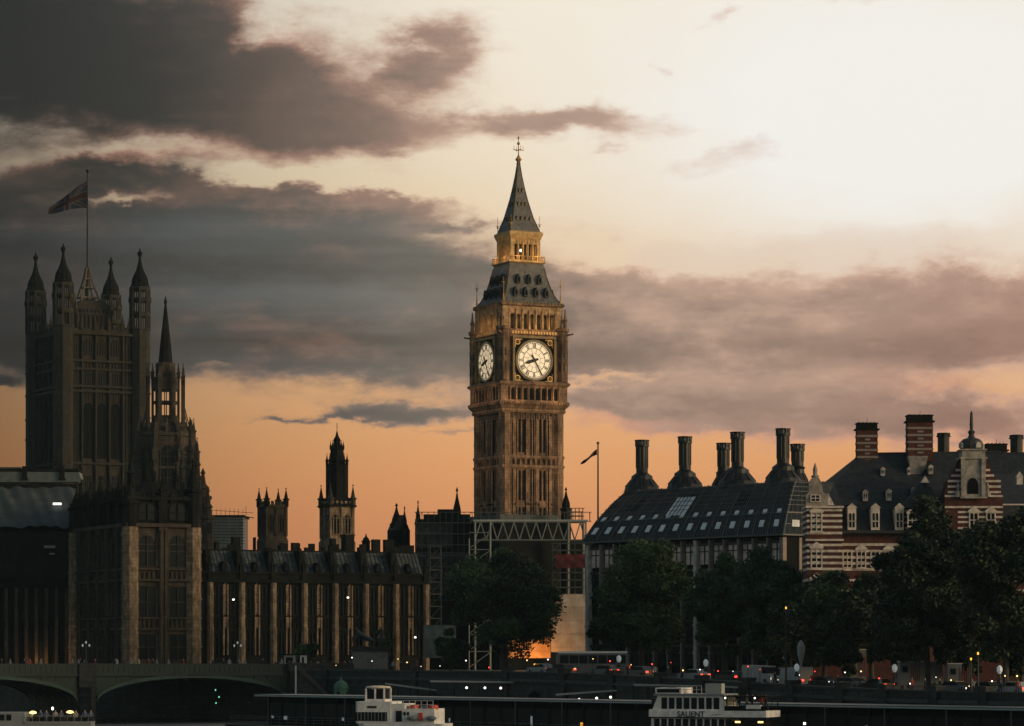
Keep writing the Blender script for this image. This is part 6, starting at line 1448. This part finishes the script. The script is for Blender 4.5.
# lamps and traffic lights
for px, lb in ((619,'parapet lamp post below the flagpole'),(706,'parapet lamp post below the leafy middle trees'),(797,'parapet lamp post left of the right tree group'),(895,'parapet lamp post beside the pale box trailer'),(1000,'parapet lamp post near the right edge of the photo')):
    x, y = bank(px); street_lamp(lb, x, y+.3, gh(x,y)+1.35, .75 if px < 850 else 1.1, 1, 'street lamps', r=.3)
for px, py, ms, lb in ((786,607,L_amber,'amber lit street lamp among the middle trees'),(971,658,L_amber,'left lower lamp of the amber pair at right'),(978,652.5,L_amber,'right upper lamp of the amber pair at right'),):
    X, Y, g = street(px, 1.2); street_lamp(lb, X, Y, g, wz(py,Y)-g-.3, 1, 'street lamps', ms, r=.10)
rn = random.Random(9)
for i, px in enumerate((608,628,655,668,682,714,740,752,775,812,838,860,880,893,912,925,940,972,1000,1018)):
    k = (0,3,2,0,1)[i % 5]; X, Y, g = street(px, 1.6+rn.random()*1.5)
    person(k, X, Y, g, rn.uniform(0,6.28), {0:'person in dark clothes walking behind the embankment wall',3:'person in drab clothes standing behind the embankment wall',2:'person in a pale top walking behind the embankment wall',1:'person in a red top standing behind the embankment wall'}[k], 'people on the embankment pavement')
for i, px in enumerate((276,281,289,296,300,311,318,324,331,345,350,393,401,409,417)):
    k = (0,2,0,3,1)[i % 5]; Y = 489+rn.random()*3; X = wx(px,Y)
    person(k, X, Y, 7.4, rn.uniform(0,6.28), {0:'person in dark clothes near the kiosks at the bridge end',3:'person in drab clothes near the kiosks at the bridge end',2:'person in a pale top near the kiosks at the bridge end',1:'person in a red top near the kiosks at the bridge end'}[k], 'people gathered at the bridge end')
# navigation lights under the right arch
for px, py, lb in ((215.5,690,'upper light of the green cluster under the right bridge arch'),(219,697,'middle light of the green cluster under the right bridge arch'),(216,703,'lowest light of the green cluster under the right bridge arch')):
    X = wx(px,470); o = thing('navigation_light', lb, 'light', (X,470,wz(py,470)), 0, 'navigation lights under the bridge'); m = MB(); m.ball((0,0,0),.10,8); m.done('lens', L_green, o); m = MB(); m.box(-.1,.1,.1,.2,-.25,.3); m.done('bracket', M_iron, o)
# far skyline strip behind everything at left and centre
for px, w, py, Y, lb in ((-10,30,470,900,'flat dark block beyond the palace at the far left edge'),(1040,80,560,560,'dark block behind the right trees')):
    s = F/Y; o = thing('background_building', lb, 'building', (wx(px,Y),Y,7.4)); m = MB(); m.box(0,w/s,0,20,0,rel(py,s)); m.done('wall', M_dark, o); m = MB(); m.box(-.3,w/s+.3,-.3,20.3,rel(py,s)+.002,rel(py,s)+.8); m.done('roof', M_slate, o)
# small things aboard and along the river edge
m = MB()
for k_ in (.45,.85): m.tube((3.8,.25,zC+.22+k_),(6.0,.25,zC+.22+k_),.03,4)
for i in range(5): m.tube((3.8+i*.55,.25,zC+.22),(3.8+i*.55,.25,zC+1.08),.03,4)
m.done('roof_rail', M_white, bt)
m = MB(); m.box(-.02,Lb+.02,-.09,-.051,zz(717.5)+.05,zz(717.5)+.16); m.box(.15,9.02,.02,.05,1.6,1.75); m.done('rubbing_strake', M_dark, bt)
m = MB()
for i in range(7): m.box(7.0+i*.12-.02,7.0+i*.12+.04,-.055,-.051,zz(714.6),zz(714.2))
m.box(7.2,8.4,-.056,-.051,zz(713.4),zz(713.1)); m.done('small_lettering', M_iron, bt)
rn = random.Random(77)
LB = {0:('small white lamp on the embankment roadside railing',L_white),1:('small red lamp on the embankment roadside railing',L_red),2:('small warm lamp on the embankment roadside railing',L_warm)}
for px in (336,352,372,398,407,421,440,466,489,527,548,575,593,610,631,652,671,683,700,718,733,748,760,778,799,815,829,845,861,879,893,910,936,951,969,992,1005,1017):
    k = rn.choice((0,0,0,1,1,2,2)); X, Y, g = street(px, .5+rn.random()*2.5)
    o = thing('marker_lamp', LB[k][0], 'lamp', (X,Y,g), 0, 'small lamps along the embankment'); h_ = rn.uniform(.7,2.2)
    m = MB(); m.tube((0,0,0),(0,0,h_),.04,5); m.done('post', M_iron, o); m = MB(); r_ = rn.uniform(.05,.10); m.ball((0,0,h_+r_*.8),r_,8); m.done('bulb', LB[k][1], o)
# ---------------- thin haze added to lift the darkest tones: one closed box round the camera and the whole scene
m = MB(); m.box(-420, 420, -60, 1000, -2.2, 125)
hz = m.done('haze', bpy.data.materials.new('dark_lifting_haze')); hz['kind'] = 'stuff'
hm = hz.data.materials[0]; hm.use_nodes = True; hn = hm.node_tree.nodes; hn.clear()
hv = hn.new('ShaderNodeVolumePrincipled'); ho = hn.new('ShaderNodeOutputMaterial'); hv.inputs['Density'].default_value = .000045; hv.inputs['Color'].default_value = (.55,.85,.95,1); hv.inputs['Anisotropy'].default_value = 0
hm.node_tree.links.new(hv.outputs[0], ho.inputs['Volume'])
